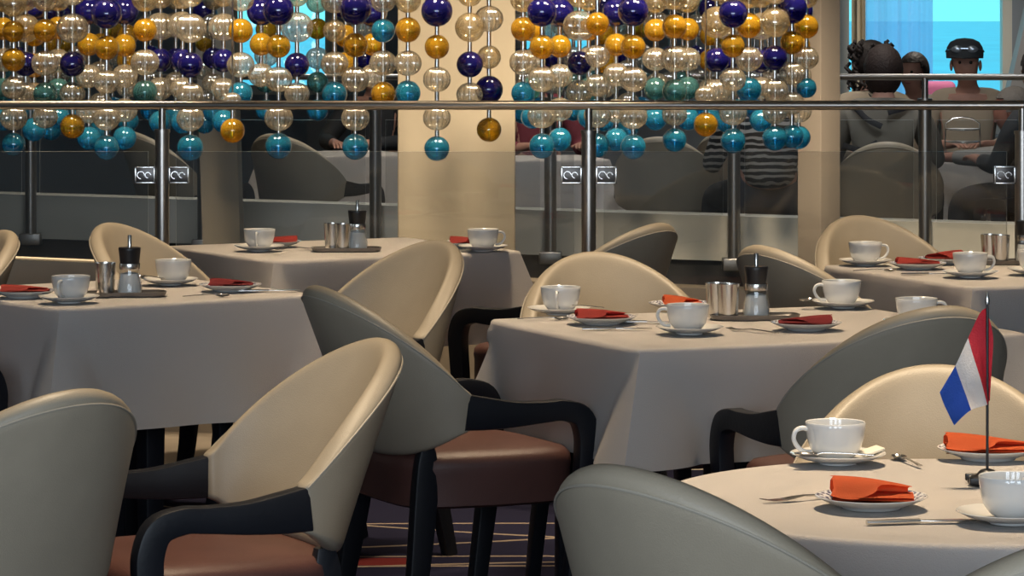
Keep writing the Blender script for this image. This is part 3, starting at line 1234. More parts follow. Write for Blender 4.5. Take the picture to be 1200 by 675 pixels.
def build_knife(label, group):
    t = thing('butter_knife', label, 'knife', group=group)
    bm = bmesh.new()
    add_bar(bm, [(0, -.085, .004, .007, .010), (0, -.04, .004, .008, .014), (0, 0, .004, .007, .010)], V((1, 0, 0)), 0.8)
    obj('handle', bm, M_steel, t)
    bm = bmesh.new()
    add_bar(bm, [(0, -.003, .004, .004, .008), (.001, .02, .004, .0022, .016), (.002, .07, .0035, .002, .017), (.001, .09, .003, .0016, .006)], V((1, 0, 0)), 0.5)
    obj('blade', bm, M_steel, t)
    return t


def build_fork(label, group):
    bm = bmesh.new()
    add_bar(bm, [(0, -.09, .003, .003, .012), (0, -.05, .005, .003, .008), (0, .0, .007, .003, .006), (0, .02, .005, .003, .016), (0, .038, .003, .0022, .021)], V((1, 0, 0)), 0.6)
    for k in range(4):
        x = (k - 1.5) * .0056
        add_bar(bm, [(x, .036, .003, .0022, .0034), (x, .062, .003, .002, .003), (x, .078, .006, .0015, .0018)], V((1, 0, 0)), 0.6)
    return tag(obj('fork', bm, M_steel), label, 'fork', group)


def build_spoon(label, group):
    bm = bmesh.new()
    add_bar(bm, catmull([(0, -.075, .004, .0022, .009), (0, -.04, .006, .0025, .006), (0, .01, .007, .003, .004), (0, .022, .004, .003, .006)], 4), V((1, 0, 0)), 0.6)
    n = 20
    rings = []
    for (q, z) in ((1.0, .006), (.85, .003), (.5, .0008), (.02, .0003), ):
        rings.append([bm.verts.new((.0135 * q * math.cos(2 * PI * k / n), .040 + .021 * q * math.sin(2 * PI * k / n), z)) for k in range(n)])
    rings += [[bm.verts.new((v.co.x * .97, .040 + (v.co.y - .040) * .97, v.co.z + .0012)) for v in r] for r in rings[::-1]]
    for a, b in zip(rings, rings[1:] + rings[:1]):
        for k in range(n):
            bm.faces.new((a[k], a[(k + 1) % n], b[(k + 1) % n], b[k]))
    return tag(obj('teaspoon', bm, M_steel), label, 'spoon', group)


PROTO = {}


def put(kind, build, loc, rz, label, group):
    if kind not in PROTO:
        o = build(label, group)
        PROTO[kind] = o
        o.location, o.rotation_euler = loc, (0, 0, rz)
        return o
    return dup(PROTO[kind], loc, rz, label, group)


def cup(px, py, hdeg, where, sx=0.0, saucer=True):
    """px, py: where the saucer's centre sits; hdeg: the way the handle points (0 = right, -90 = to us)"""
    p = ontop(px, py)
    put('saucer', build_saucer, p, 0, 'saucer under teacup ' + where, 'saucers')
    q = p + V((sx * p.y / F, 0, .0068))
    put('cup', build_cup, q, math.radians(hdeg), 'white teacup ' + where, 'teacups')
    return p


def plate(px, py, m, rot, where, colour, seed, flip=1, L=.118, H=.026):
    p = ontop(px, py)
    put('plate', build_plate, p, 0, 'side plate ' + where, 'side plates')
    n = build_napkin(m, '%s napkin on plate %s' % (colour, where), seed, flip, L=L, H=H)
    n.location = p + V((0, 0, .0125))
    n.rotation_euler = (0, 0, math.radians(rot))
    return p


def cut(kind, px, py, rot, label):
    b = {'knife': build_knife, 'fork': build_fork, 'spoon': build_spoon}[kind]
    return put(kind, b, ontop(px, py), math.radians(rot), label, {'knife': 'butter knives', 'fork': 'forks', 'spoon': 'teaspoons'}[kind])


def spoon_on(px, py, dx, dy, rot, label):
    """a teaspoon lying on the rim of a saucer"""
    p = ontop(px, py) + V((dx, dy, .0205))
    return put('spoon', build_spoon, p, math.radians(rot), label, 'teaspoons')


def tray_set(px, py, rot, where, mill_dx, tums):
    p = ontop(px, py)
    put('tray', build_tray, p, math.radians(rot), 'dark steel tray for the salt mill ' + where, 'condiment trays')
    a = math.radians(rot)
    loc = lambda dx, dy: p + V((dx * math.cos(a) - dy * math.sin(a), dx * math.sin(a) + dy * math.cos(a), .0045))
    put('mill', build_mill, loc(mill_dx, 0), 0, 'salt mill with black cap and glass jar ' + where, 'salt mills')
    for (dx, dy, lab) in tums:
        put('tumbler', build_tumbler, loc(dx, dy), 0, lab, 'steel tumblers on trays')


# middle table
cup(655, 371, -100, 'at the far left of the middle table, handle towards us', 2)
spoon_on(655, 371, .045, -.035, 70, 'teaspoon lying on the saucer at the far left of the middle table')
plate(705, 382, M_nap_r, 4, 'near the left corner of the middle table', 'red', 3, 1, .125, .026)
cup(808, 394, 185, 'nearest us on the middle table, handle to the left', -2)
cup(988, 363, 190, 'at the right of the middle table before the dark grey chair', -2)
spoon_on(988, 363, -.062, -.01, 110, 'teaspoon sticking out over the saucer before the dark grey chair')
plate(945, 389, M_nap_d, -2, 'at the right front of the middle table', 'crimson', 5, -1, .125, .024)
plate(799, 365.5, M_nap_o, 0, 'at the back of the middle table behind the nearest cup', 'orange', 6, 1, .095, .026)
cup(1074, 386, 0, 'half hidden behind the large grey chair', 0)
tray_set(884, 376, 4, 'on the middle table', .005, [(-.095, .012, 'steel tumbler at the left end of the middle table tray'), (-.070, -.018, 'steel tumbler nearest the mill on the middle table tray')])
cut('knife', 722, 389, -82, 'butter knife below the red napkin plate on the middle table')
cut('fork', 880, 391, 42, 'fork in front of the middle table tray')
cut('knife', 758, 381, -95, 'butter knife left of the nearest cup on the middle table')
cut('spoon', 640, 377, -80, 'teaspoon at the left edge of the middle table')
# left table
cup(81, 357, -110, 'at the front left of the left table', 2)
plate(28, 350.5, M_nap_r, 2, 'at the left edge of the photo', 'brick red', 8, 1, .125, .022)
tray_set(146, 349, 10, 'on the left table', .014, [(-.052, .02, 'steel tumbler on the left table beside the salt mill')])
cup(199, 336, 100, 'at the back of the left table, before the tan chair', 4)
spoon_on(199, 336, -.058, -.02, 40, 'teaspoon on the saucer before the tan chair at the left table')
plate(270, 343, M_nap_d, -3, 'at the right of the left table', 'dark red', 9, 1, .115, .022)
cut('spoon', 245, 350, -70, 'teaspoon before the dark red napkin on the left table')
cut('knife', 315, 344, -80, 'butter knife at the right corner of the left table')
# rear table before the pillar
cup(304, 296, -95, 'at the left of the rear table before the pillar', 0)
plate(322, 291, M_nap_r, 4, 'behind the left cup of the rear table', 'scarlet', 12, -1, .15, .024)
tray_set(406, 296, 4, 'on the rear table', .036, [(-.045, .012, 'steel tumbler at the left end of the rear table tray'), (-.012, -.016, 'steel tumbler in the middle of the rear table tray')])
cup(566, 296, 15, 'at the right end of the rear table before the broad pillar', 0)
plate(545, 292, M_nap_r, 0, 'half hidden by the taupe chair', 'bright red', 13, 1, .10, .026)
cut('fork', 352, 294, -60, 'fork right of the scarlet napkin on the rear table')
# rear right table
cup(1014, 313, 12, 'at the left of the rear right table, before the tan chair', 0)
plate(1075, 317, M_nap_r, -2, 'in the middle of the rear right table', 'coral red', 15, 1, .125, .022)
plate(1108, 311, M_nap_r, 6, 'at the back of the rear right table', 'rose red', 16, -1, .11, .03)
cup(1137, 327, 10, 'at the front of the rear right table by the corner fold', 0)
tray_set(1182, 311, 4, 'at the right edge of the photo', .056, [(-.056, .014, 'steel tumbler at the left end of the right edge tray'), (-.030, -.016, 'second steel tumbler on the right edge tray, nearer us')])
cut('spoon', 1028, 320, -80, 'teaspoon before the left cup of the rear right table')
cut('knife', 1088, 324, -80, 'butter knife before the coral red napkin on the rear right table')
cup(1213, 324, 20, 'cut off by the right edge on the rear right table', 0)
# round table
cup(982, 547, 190, 'on the round table left of the flag', -3)
spoon_on(982, 547, -.02, -.064, 85, 'teaspoon on the saucer left of the flag')
plate(1021, 599, M_nap_o, -4, 'at the front of the round table', 'orange', 21, 1, .122, .036)
plate(1158, 541, M_nap_o, -3, 'at the back of the round table behind the flag', 'bright orange', 22, 1, .145, .030)
cup(1184, 617, 60, 'at the right front of the round table, cut off by the edge', 3)
cut('knife', 1078, 617, -78, 'butter knife on the round table by the cut-off cup')
cut('fork', 942, 589, 118, 'fork half hidden by the orange napkin plate on the round table')
cut('spoon', 1062, 545, 12, 'teaspoon on the round table near the bright cream chair')


# sugar sachet on the saucer
def sachet(px, py, dx, dy, rot, label):
    bm = bmesh.new()
    add_box(bm, (0, 0, .003), (.045, .026, .005), .002)
    o = obj('sugar_sachet', bm, mat('sachet_paper', (0.70, 0.66, 0.55), 0.6))
    o.location = ontop(px, py) + V((dx, dy, .0185))
    o.rotation_euler = (math.radians(6), math.radians(-12), math.radians(rot))
    tag(o, label, 'sachet', 'sugar sachets')


sachet(982, 547, .058, .012, 30, 'small pale sugar sachet on the saucer left of the flag')

# table flag
fb = ontop(1157, 571)
fl = thing('table_flag', 'small red white and blue flag on a black stand on the round table', 'flag', fb)
bm = bmesh.new()
add_lathe(bm, [(0, 0), (.031, 0), (.032, .002), (.032, .011), (.029, .014), (.018, .017), (.012, .024), (.006, .026), (0, .026)], 32)
for k in range(3):
    add_box(bm, (.0, -.028 + k * .028, .009), (.066, .007, .012), .002)
obj('stand', bm, M_dark, fl)
bm = bmesh.new()
add_tube(bm, [(0, 0, .02), (0, 0, .300)], .0024, 10)
obj('pole', bm, M_dark, fl)
bm = bmesh.new()
add_lathe(bm, [(0, .298), (.0036, .298), (.0042, .304), (.0015, .318), (0, .320)], 12)
obj('finial', bm, M_steel, fl)
d0 = fb.y
fp = lambda px, py: ((px - 1156.5) * d0 / F, CZ - (py - HY) * d0 / F - fb.z)
# edge lines of the drooping flag, from the pole outwards; each line runs from its upper to its lower end
lines = [[(1155, 361), (1163, 392), (1162, 430), (1160, 470)],
         [(1148, 368), (1149, 400), (1152, 430), (1157, 471)],
         [(1134, 396), (1140, 420), (1148, 447), (1155, 473)],
         [(1125, 412), (1132, 436), (1140, 458), (1146, 476)],
         [(1117, 427), (1124, 447), (1131, 465), (1137, 480)],
         [(1108, 444), (1114, 462), (1121, 477), (1127, 488)],
         [(1100, 459), (1104, 472), (1110, 485), (1116, 497)]]
bm = bmesh.new()
g = []
for i, ln in enumerate(lines):
    c = catmull(ln, 6)
    col = []
    for j, (a, b) in enumerate(c):
        x, z = fp(a, b)
        y = -0.004 + 0.010 * math.sin(i * 1.25 + j * 0.11) - 0.003 * i + 0.004 * math.cos(j * 0.35)
        if i == 0:
            y *= 0.6
        col.append((x, y, z))
    g.append(col)
g2 = []
for j in range(len(g[0])):
    g2.append(catmull([g[i][j] for i in range(7)], 3))
vs = [[bm.verts.new(p) for p in r] for r in g2]
for j in range(len(vs) - 1):
    for i in range(len(vs[0]) - 1):
        f = bm.faces.new((vs[j][i], vs[j][i + 1], vs[j + 1][i + 1], vs[j + 1][i]))
        f.material_index = 0 if i < 6 else (1 if i < 12 else 2)
bmesh.ops.solidify(bm, geom=bm.faces[:], thickness=0.0012)
obj('flag_cloth', bm, [M_flag_r, M_flag_w, M_flag_b], fl)

# ------------------------------------------------------------------ hanging glass beads
B_mats = {
    'C': bead_mat('clear_ribbed_glass', (0.80, 0.70, 0.52), (0.97, 0.96, 0.92), 0.16, refr=0.25, f0=0.30, groughn=0.14),
    'c': bead_mat('clear_amber_glass', (0.78, 0.62, 0.36), (0.96, 0.90, 0.76), 0.16, refr=0.25, f0=0.26, groughn=0.12),
    'B': bead_mat('cobalt_glass', (0.012, 0.010, 0.16), (0.06, 0.05, 0.50), 0.55),
    'A': bead_mat('amber_glass', (0.72, 0.42, 0.03), (0.92, 0.66, 0.10), 0.34),
    'T': bead_mat('turquoise_glass', (0.03, 0.34, 0.58), (0.10, 0.62, 0.92), 0.34),
    't': bead_mat('teal_glass', (0.08, 0.24, 0.26), (0.28, 0.60, 0.62), 0.38),
}
NAMES = {'C': 'clear', 'c': 'clear', 'B': 'cobalt', 'A': 'amber', 'T': 'turquoise', 't': 'teal'}
BM_ = {}


def bead_mesh(kind):
    if kind in BM_:
        return BM_[kind]
    bm = bmesh.new()
    ribs = 16 if kind == 'C' else 0
    nu, nv = (64, 14) if ribs else (28, 14)
    rows = []
    for j in range(nv + 1):
        a = PI * (0.05 + 0.90 * j / nv)
        rows.append([bm.verts.new(((math.sin(a) * (1 + (0.06 * math.cos(ribs * 2 * PI * k / nu) if ribs else 0))) * math.cos(2 * PI * k / nu),
                                   (math.sin(a) * (1 + (0.06 * math.cos(ribs * 2 * PI * k / nu) if ribs else 0))) * math.sin(2 * PI * k / nu),
                                   math.cos(a) * (0.97 if ribs else 1.0))) for k in range(nu)])
    for a, b in zip(rows, rows[1:]):
        for k in range(nu):
            bm.faces.new((a[k], b[k], b[(k + 1) % nu], a[(k + 1) % nu]))
    bm.faces.new(rows[0])
    bm.faces.new(rows[-1])
    bmesh.ops.recalc_face_normals(bm, faces=bm.faces[:])
    me = bpy.data.meshes.new('glass_bead')
    bm.to_mesh(me)
    bm.free()
    me.materials.append(B_mats[kind])
    smooth(me, 60)
    BM_[kind] = me
    return me


ORD = ['first', 'second', 'third', 'fourth', 'fifth', 'sixth', 'seventh', 'eighth', 'ninth', 'tenth', 'eleventh', 'twelfth', 'thirteenth', 'fourteenth',
       'fifteenth', 'sixteenth', 'seventeenth', 'eighteenth', 'nineteenth', 'twentieth', 'twenty-first', 'twenty-second', 'twenty-third', 'twenty-fourth',
       'twenty-fifth', 'twenty-sixth', 'twenty-seventh', 'twenty-eighth', 'twenty-ninth', 'thirtieth', 'thirty-first', 'thirty-second', 'thirty-third',
       'thirty-fourth', 'thirty-fifth', 'thirty-sixth', 'thirty-seventh', 'thirty-eighth', 'thirty-ninth', 'fortieth']


def strand(px, d, beads, label, group):
    """beads: (row in pixels, radius in pixels, kind) at distance d, top to bottom"""
    X = (px - 600) * d / F
    zs = [(CZ - (py - HY) * d / F, r * d / F, k) for (py, r, k) in beads]
    zb = zs[-1][0]
    t = thing('bead_strand', label, 'bead strand', (X, d, zb), 0, group)
    bm = bmesh.new()
    add_tube(bm, [(0, 0, 3.2 - zb), (0, 0, zs[0][0] + zs[0][1] - zb)], .0035, 8)
    for (a, b) in zip(zs, zs[1:]):
        za, zc = a[0] - a[1] * .985, b[0] + b[1] * .985
        if za - zc > 0.001:
            add_tube(bm, [(0, 0, za + .004 - zb), (0, 0, zc - .004 - zb)], .0085, 10)
        add_tube(bm, [(0, 0, zc - zb), (0, 0, zc - 2 * b[1] * .985 - zb)], .0028, 6)
    obj('rod', bm, M_steel, t)
    for (z, r, k) in zs:
        o = bpy.data.objects.new(NAMES[k] + '_glass_bead', bead_mesh(k))
        C.objects.link(o)
        o.parent = t
        o.location = (0, 0, z - zb)
        o.scale = (r, r, r)
        o.rotation_euler = (0, 0, random.uniform(0, 6.28))


up = lambda k: [(-30, 16, k)]
FRONT = [
    (16, [(-30, 15, 'C'), (4, 16, 'c'), (37, 13, 'A'), (70, 14, 'A'), (103, 14, 'C'), (138, 15.5, 'C'), (169, 14, 'T')]),
    (30, [(-32, 15, 'A'), (-2, 15, 'c'), (33, 17, 'c'), (75, 14.5, 'B'), (109, 13, 'C')]),
    (53, [(-32, 15, 'B'), (-1, 15, 'c'), (36, 14, 'A'), (74, 15.5, 'C'), (110, 14, 't'), (137, 14, 'C')]),
    (85, [(-40, 15, 'C'), (-8, 15, 'C'), (33, 18, 'C'), (75, 15, 'B'), (110, 14.5, 'C'), (148, 14.5, 'A')]),
    (125, [(-25, 15, 'C'), (16, 18, 'B'), (56, 14.5, 'A'), (96, 14.5, 'C'), (138, 15.5, 'C'), (173, 14.5, 'T')]),
    (170, [(-30, 15, 'B'), (-2, 16, 'c'), (35, 14, 'A'), (73, 16, 'C'), (108, 14.5, 't')]),
    (223, [(-40, 16, 'A'), (-6, 15, 'C'), (33, 18, 'C'), (76, 15, 'B'), (111, 15, 'C'), (139, 15.5, 'C'), (173, 15.5, 'T')]),
    (282, [(-34, 15, 'B'), (-1, 15, 'C'), (36, 14.5, 'A'), (76, 15.5, 'C'), (110, 14.5, 'T')]),
    (272.5, [(118, 10, 'C'), (153, 14.5, 'A')]),
    (326.5, [(-26, 15, 'C'), (12, 18, 'B'), (54, 14, 'A'), (93, 15.5, 'C'), (138, 16, 'C'), (171, 15.5, 'T')]),
    (348, [(-40, 16, 'A'), (-6, 14, 'c'), (32, 18.5, 'C'), (76, 14.5, 'B'), (110, 14, 'C')]),
    (392, [(-34, 15, 'B'), (1, 15, 'C'), (36, 13.5, 'c'), (75, 15.5, 'C'), (110, 15, 'T')]),
    (416.5, [(-26, 15, 'C'), (11, 18.5, 'B'), (53, 14.5, 'A'), (93, 15.5, 'C'), (138, 16, 'C'), (172, 15.5, 'T')]),
    (449, [(-34, 15, 'B'), (1, 14, 'C'), (36, 14, 'T'), (74, 15.5, 'C'), (110, 14.5, 'A')]),
    (478, [(-34, 15, 'B'), (0, 15.5, 'c'), (35, 15, 'A'), (74, 15.5, 'C'), (109, 15, 'T')]),
    (512, [(-26, 15, 'C'), (13, 18.5, 'B'), (55, 14.5, 'A'), (93, 15.5, 'C'), (138, 15.5, 'C'), (174, 14.8, 'T')]),
    (550.5, [(-36, 15, 'A'), (-7, 15, 'c'), (32, 17.5, 'c'), (75.5, 15.5, 'B'), (111, 15, 'C')]),
    (573, [(-14, 14, 'A'), (22, 16, 'C'), (67, 14, 'c'), (105, 16.5, 'B'), (152, 14.5, 'A')]),
    (613, [(-34, 15, 'B'), (-1, 15.5, 'c'), (34, 14.5, 'A'), (73, 15.5, 'C'), (109, 14, 'T')]),
    (635, [(-26, 15, 'C'), (14, 17.5, 'B'), (55, 14.5, 'A'), (93, 15.5, 'C'), (135, 16, 'C'), (171, 15, 'T')]),
    (679, [(-36, 15, 'A'), (-6, 15, 'c'), (30, 18.5, 'C'), (74, 14.5, 'B'), (108, 15, 'C')]),
    (700, [(-20, 14, 'C'), (28, 14, 'A'), (66, 14, 'C'), (100, 14, 'C'), (135, 15.5, 'C'), (170, 14.5, 'T')]),
    (742, [(-26, 15, 'C'), (13, 18, 'B'), (55, 14.5, 'A'), (93, 15.5, 'C'), (136, 16, 'C'), (172, 14.8, 'T')]),
    (790.5, [(-36, 15, 'B'), (-4, 16, 'c'), (31, 14.5, 'A'), (69, 16, 'C'), (107, 14.5, 't'), (134, 14, 'C'), (164, 14.2, 'T')]),
    (840, [(-36, 15, 'A'), (-12, 14, 'C'), (26, 19, 'c'), (70, 14.8, 'B'), (107, 15.5, 'C'), ]),
    (827, [(112, 12, 'C'), (146, 14.2, 'A')]),
    (859, [(-20, 14, 'C'), (16, 17, 'B'), (54, 14, 'A'), (93, 14.5, 'C'), (132, 15.5, 'C'), (165, 14.8, 'T')]),
    (877.5, [(-36, 15, 'B'), (-6, 16, 'c'), (30, 15, 'A'), (69, 15.5, 'C'), (105, 15, 'T')]),
    (908, [(-36, 15, 'A'), (-8, 14, 'C'), (26, 18, 'c'), (68, 14.8, 'B'), (106, 15, 'C'), (132, 14, 'C'), (162, 14.8, 'T')]),
    (928, [(-26, 15, 'C'), (10, 18, 'B'), (50, 14, 'A'), (86, 14.5, 'C'), (121, 14, 'C'), (160, 13.8, 'T')]),
    (945, [(-30, 15, 'B'), (-4, 14, 'c'), (31, 14.5, 'A'), (68, 14, 'C'), (103, 12, 'T')]),
]
FRONT.sort(key=lambda q: q[0])
for i, (px, bl) in enumerate(FRONT):
    dd = 13.2 + (0.16 if len(bl) in (5, 2) else 0.0) + 0.05 * (i % 2)
    if i and px - FRONT[i - 1][0] < 14:
        dd += 0.27
    strand(px, dd, bl, 'glass bead strand, %s from the left in the front row, ending in %s ball' % (ORD[i], {'T': 'a turquoise', 'A': 'an amber', 'C': 'a clear', 't': 'a teal', 'B': 'a cobalt'}[bl[-1][2]]),
           'front row of hanging bead strands')
# the rows behind: the same sequences, farther off
PAT = [[(-26, 15, 'C'), (13, 18, 'B'), (55, 14.5, 'A'), (93, 15.5, 'C'), (137, 15.5, 'C'), (172, 14.8, 'T')],
       [(-36, 15, 'A'), (-6, 15, 'c'), (31, 18, 'C'), (75, 14.8, 'B'), (109, 15, 'C'), (150, 14.5, 'T')],
       [(-34, 15, 'B'), (-1, 15.5, 'c'), (35, 14.5, 'A'), (74, 15.5, 'C'), (109, 14.5, 't'), (146, 14.5, 'T')],
       [(-30, 15, 'C'), (8, 16, 'B'), (44, 14.5, 'A'), (80, 15.5, 'A'), (116, 15, 'C'), (160, 14.8, 'T')]]
ROWS = [(16.0, [12, 76, 132, 176, 240, 628, 662, 692, 722, 752, 786, 816, 850, 884], 'rearmost row'),
        (14.1, [4, 40, 68, 104, 146, 188, 214, 262, 306, 405, 437, 624, 656, 690, 722, 768, 806, 852, 892, 936], 'middle row'),
        (15.3, [22, 60, 92, 118, 150, 206, 250, 312, 372, 428, 612, 646, 672, 708, 736, 770, 800, 832, 866, 900], 'back row')]
rnd = random.Random(3)
for (d, cols, nm) in ROWS:
    for i, px in enumerate(cols):
        k = rnd.choice([0, 1, 2, 3, 0]) if nm == 'middle row' else rnd.choice([1, 2, 3, 0, 1])
        bl = [(HY + (py - HY) * 13.2 / d + rnd.uniform(-1.5, 1.5), r * 13.2 / d, kk) for (py, r, kk) in PAT[k]]
        if 240 < px < 460 and rnd.random() < 0.7:
            bl = bl[:4] if bl[3][2] != 'T' else bl
        strand(px, d + rnd.uniform(-.2, .2), bl, 'glass bead strand, %s from the left in the %s behind the front beads' % (ORD[i], nm), nm + ' of hanging bead strands')


# ------------------------------------------------------------------ the far diners
def skin_mesh(name, verts, edges, m, root=0, sub=2):
    """verts: (co, rx, ry)"""
    me = bpy.data.meshes.new(name)
    me.from_pydata([v[0] for v in verts], edges, [])
    o = bpy.data.objects.new(name, me)
    C.objects.link(o)
    md = o.modifiers.new('skin', 'SKIN')
    md.use_smooth_shade = True
    if not me.skin_vertices:
        pass
    for i, v in enumerate(verts):
        sv = me.skin_vertices[0].data[i]
        sv.radius = (v[1], v[2])
        sv.use_root = (i == root)
    md = o.modifiers.new('sub', 'SUBSURF')
    md.levels = md.render_levels = sub
    bake(o)
    o.data.materials.clear()
    o.data.materials.append(m)
    return o


def hand(vs, es, wi, w, direc, upv, side):
    d = direc.normalized()
    s = d.cross(upv).normalized() * side
    palm = len(vs)
    vs.append((w + d * .045, .030, .016))
    es.append((wi, palm))
    for k, (off, ln) in enumerate(((-.026, .060), (-.009, .072), (.009, .068), (.026, .052))):
        a = w + d * .075 + s * off
        b = a + d * ln * .55 - upv * .008
        c = b + d * ln * .40 - upv * .020
        i = len(vs)
        vs += [(a, .0095, .0095), (b, .0085, .0085), (c, .007, .007)]
        es += [(palm, i), (i, i + 1), (i + 1, i + 2)]
    i = len(vs)
    a = w + d * .035 - s * .032
    b = a + d * .030 - s * .018 - upv * .008
    c = b + d * .024 - s * .002 - upv * .008
    vs += [(a, .011, .011), (b, .0095, .0095), (c, .008, .008)]
    es += [(palm, i), (i, i + 1), (i + 1, i + 2)]


def person(label, loc, rz, top_m, hair, skin=M_skin, scale=0.96, arms=None, lean=0.0, head_turn=(0, 0), topname='shirt', extra=None, trousers=None):
    """seated figure facing +y. arms: ((elbow, wrist) right, (elbow, wrist) left) local positions"""
    t = thing('person', label, 'person', loc, rz, 'diners on the far deck')
    t.scale = (scale,) * 3
    ln = lambda p: V((p[0], p[1] + lean * max(0, p[2] - .55), p[2] - 0.55 * lean * lean * max(0, p[2] - .55)))
    hx, hy = head_turn
    vs, es = [], []

    def av(p, rx, ry=None, link=None):
        vs.append((V(p), rx, ry or rx))
        i = len(vs) - 1
        if link is not None:
            es.append((link, i))
        return i
    pel = av(ln((0, 0, .635)), .145, .110)
    sp = av(ln((0, -.02, .76)), .135, .100, pel)
    chs = av(ln((0, -.03, .95)), .150, .105, sp)
    nb = av(ln((0, -.015, 1.07)), .085, .070, chs)
    nk = av(ln((0, .005, 1.125)), .052, .052, nb)
    hb = ln((0, .02, 1.125))
    hd = lambda x, y, z: V((hb.x + x + hx * z, hb.y + y + hy * z, hb.z + z))
    jaw = av(hd(0, .028, .045), .060, .066, nk)
    chk = av(hd(0, .022, .105), .074, .088, jaw)
    skl = av(hd(0, .008, .165), .076, .092, chk)
    crn = av(hd(0, .004, .205), .052, .066, skl)
    ns = av(hd(0, .108, .088), .012, .013, chk)
    sh = {}
    default = (((.27, .06, .77), (.17, .30, .80)), ((-.27, .06, .77), (-.17, .30, .80)))
    arms = arms or default
    jk_v, jk_e = [], []
    hands = []
    for s, (el, wr) in zip((1, -1), arms):
        a = av(ln((s * .165, -.02, 1.02)), .066, .066, chs)
        a2 = av(ln((s * .20, -.01, .97)), .058, .058, a)
        e = av(ln(el), .045, .042, a2)
        w = av(ln(wr), .027, .024, e)
        hands.append((w, ln(wr), ln(wr) - ln(el), s))
        k = av((s * .15, .44, .585), .066, .066, av((s * .10, .06, .61), .090, .085, pel))
        an = av((s * .16, .42, .10), .040, .040, k)
        av((s * .17, .55, .045), .038, .030, an)
    for (w, p, d, s) in hands:
        hand(vs, es, w, p, d, V((0, 0, 1)), s)
    b = skin_mesh('body', vs, es, skin, 0)
    b.parent = t
    b.data.materials.append(M_eye)
    b.data.materials.append(M_lip)
    bm = bmesh.new()
    bm.from_mesh(b.data)
    for s in (-1, 1):
        add_ball(bm, hd(s * .030, .098, .118), .0095, 10, 8, mi=1)
        add_ball(bm, hd(s * .079, .012, .100), .028, 10, 8, (.35, .7, 1.1))
    add_ball(bm, hd(0, .094, .050), .020, 12, 8, (1.15, .45, .28), mi=2)
    bm.to_mesh(b.data)
    bm.free()
    smooth(b.data)
    # shirt or jacket
    cv, ce = [], []

    def ac(p, rx, ry=None, link=None):
        cv.append((V(p), rx, ry or rx))
        i = len(cv) - 1
        if link is not None:
            ce.append((link, i))
        return i
    p0 = ac(ln((0, 0, .64)), .168, .125)
    p1 = ac(ln((0, -.02, .76)), .158, .120, p0)
    p2 = ac(ln((0, -.03, .95)), .172, .124, p1)
    p3 = ac(ln((0, -.012, 1.095)), .096, .090, p2)
    for s, (el, wr) in zip((1, -1), arms):
        a = ac(ln((s * .165, -.02, 1.02)), .088, .088, p2)
        a2 = ac(ln((s * .205, -.01, .96)), .078, .078, a)
        e = ac(ln(el), .058, .055, a2)
        ac(ln(el).lerp(ln(wr), .82), .040, .038, e)
    o = skin_mesh(topname, cv, ce, top_m, 0)
    o.parent = t
    cv, ce = [], []
    p0 = ac((0, -.0, .625), .160, .120)
    for s in (1, -1):
        a = ac((s * .10, .06, .615), .102, .096, p0)
        k = ac((s * .15, .44, .59), .078, .078, a)
        ac((s * .16, .42, .13), .058, .058, k)
    o = skin_mesh('trousers', cv, ce, trousers or mat('dark_trousers', (0.025, 0.027, 0.035), 0.85), 0)
    o.parent = t
    if hair:
        hair(t, hd)
    if extra:
        extra(t, ln, hd)
    return t


def hair_short(m, full=1.0, back=True):
    def f(t, hd):
        bm = bmesh.new()
        res = bmesh.ops.create_uvsphere(bm, u_segments=32, v_segments=20, radius=1.0)
        c = hd(0, -.004, .125)
        for v in list(bm.verts):
            if v.co.y > 0.55 and v.co.z < 0.42 or v.co.z < -0.9 or (v.co.y > 0.05 and v.co.z < -0.3):
                bm.verts.remove(v)
        rn = random.Random(4)
        for v in bm.verts:
            q = 1 + 0.015 * rn.uniform(-1, 1)
            v.co = V((v.co.x * .094 * q * full, v.co.y * .116 * q * full - .004 - (.012 * v.co.z if v.co.z < 0 else 0), v.co.z * (.118 if v.co.z > 0 else .135) * q * full)) + c
        bmesh.ops.solidify(bm, geom=bm.faces[:], thickness=0.006)
        obj('hair', bm, m, t, ang=80)
    return f


def hair_curly(m):
    def f(t, hd):
        rn = random.Random(9)
        bm = bmesh.new()
        add_ball(bm, hd(0, -.018, .140), .105, 20, 14, (1, 1.05, 1.08))
        for k in range(110):
            a, z = rn.uniform(0, 2 * PI), rn.uniform(-.17, .25)
            r = .105 * math.sqrt(max(0.0, 1 - min(1, abs(z - .14) / .17) ** 2)) + .02
            y = r * math.sin(a) - .02
            if y > .06 and z < .19:
                continue
            p = hd(r * math.cos(a), y, z)
            pts = []
            for q in range(7):
                pts.append(p + V((.012 * math.cos(q * 1.5 + k), .012 * math.sin(q * 1.5 + k), -.012 * q)))
            add_tube(bm, pts, [.010, .011, .011, .010, .009, .007, .004], 6)
        obj('hair', bm, m, t, ang=80)
    return f


M_hair_d = mat('dark_hair', (0.018, 0.012, 0.010), 0.6, bump=0.5, bscale=60)
M_hair_b = mat('brown_hair', (0.02, 0.010, 0.008), 0.75, bump=0.5, bscale=80)
M_hair_g = mat('grey_hair', (0.13, 0.115, 0.10), 0.7, bump=0.5, bscale=80)
M_jacket = mat('olive_jacket', (0.15, 0.135, 0.11), 0.8, var=0.15)
M_strap = mat('black_strap', (0.012, 0.012, 0.015), 0.7)
M_beige = mat('beige_shirt', (0.42, 0.34, 0.25), 0.85)
M_black = mat('black_jacket', (0.016, 0.018, 0.022), 0.75)
M_greyt = mat('grey_sweater', (0.22, 0.21, 0.20), 0.85)
M_marn = mat('maroon_top', (0.20, 0.035, 0.05), 0.85)
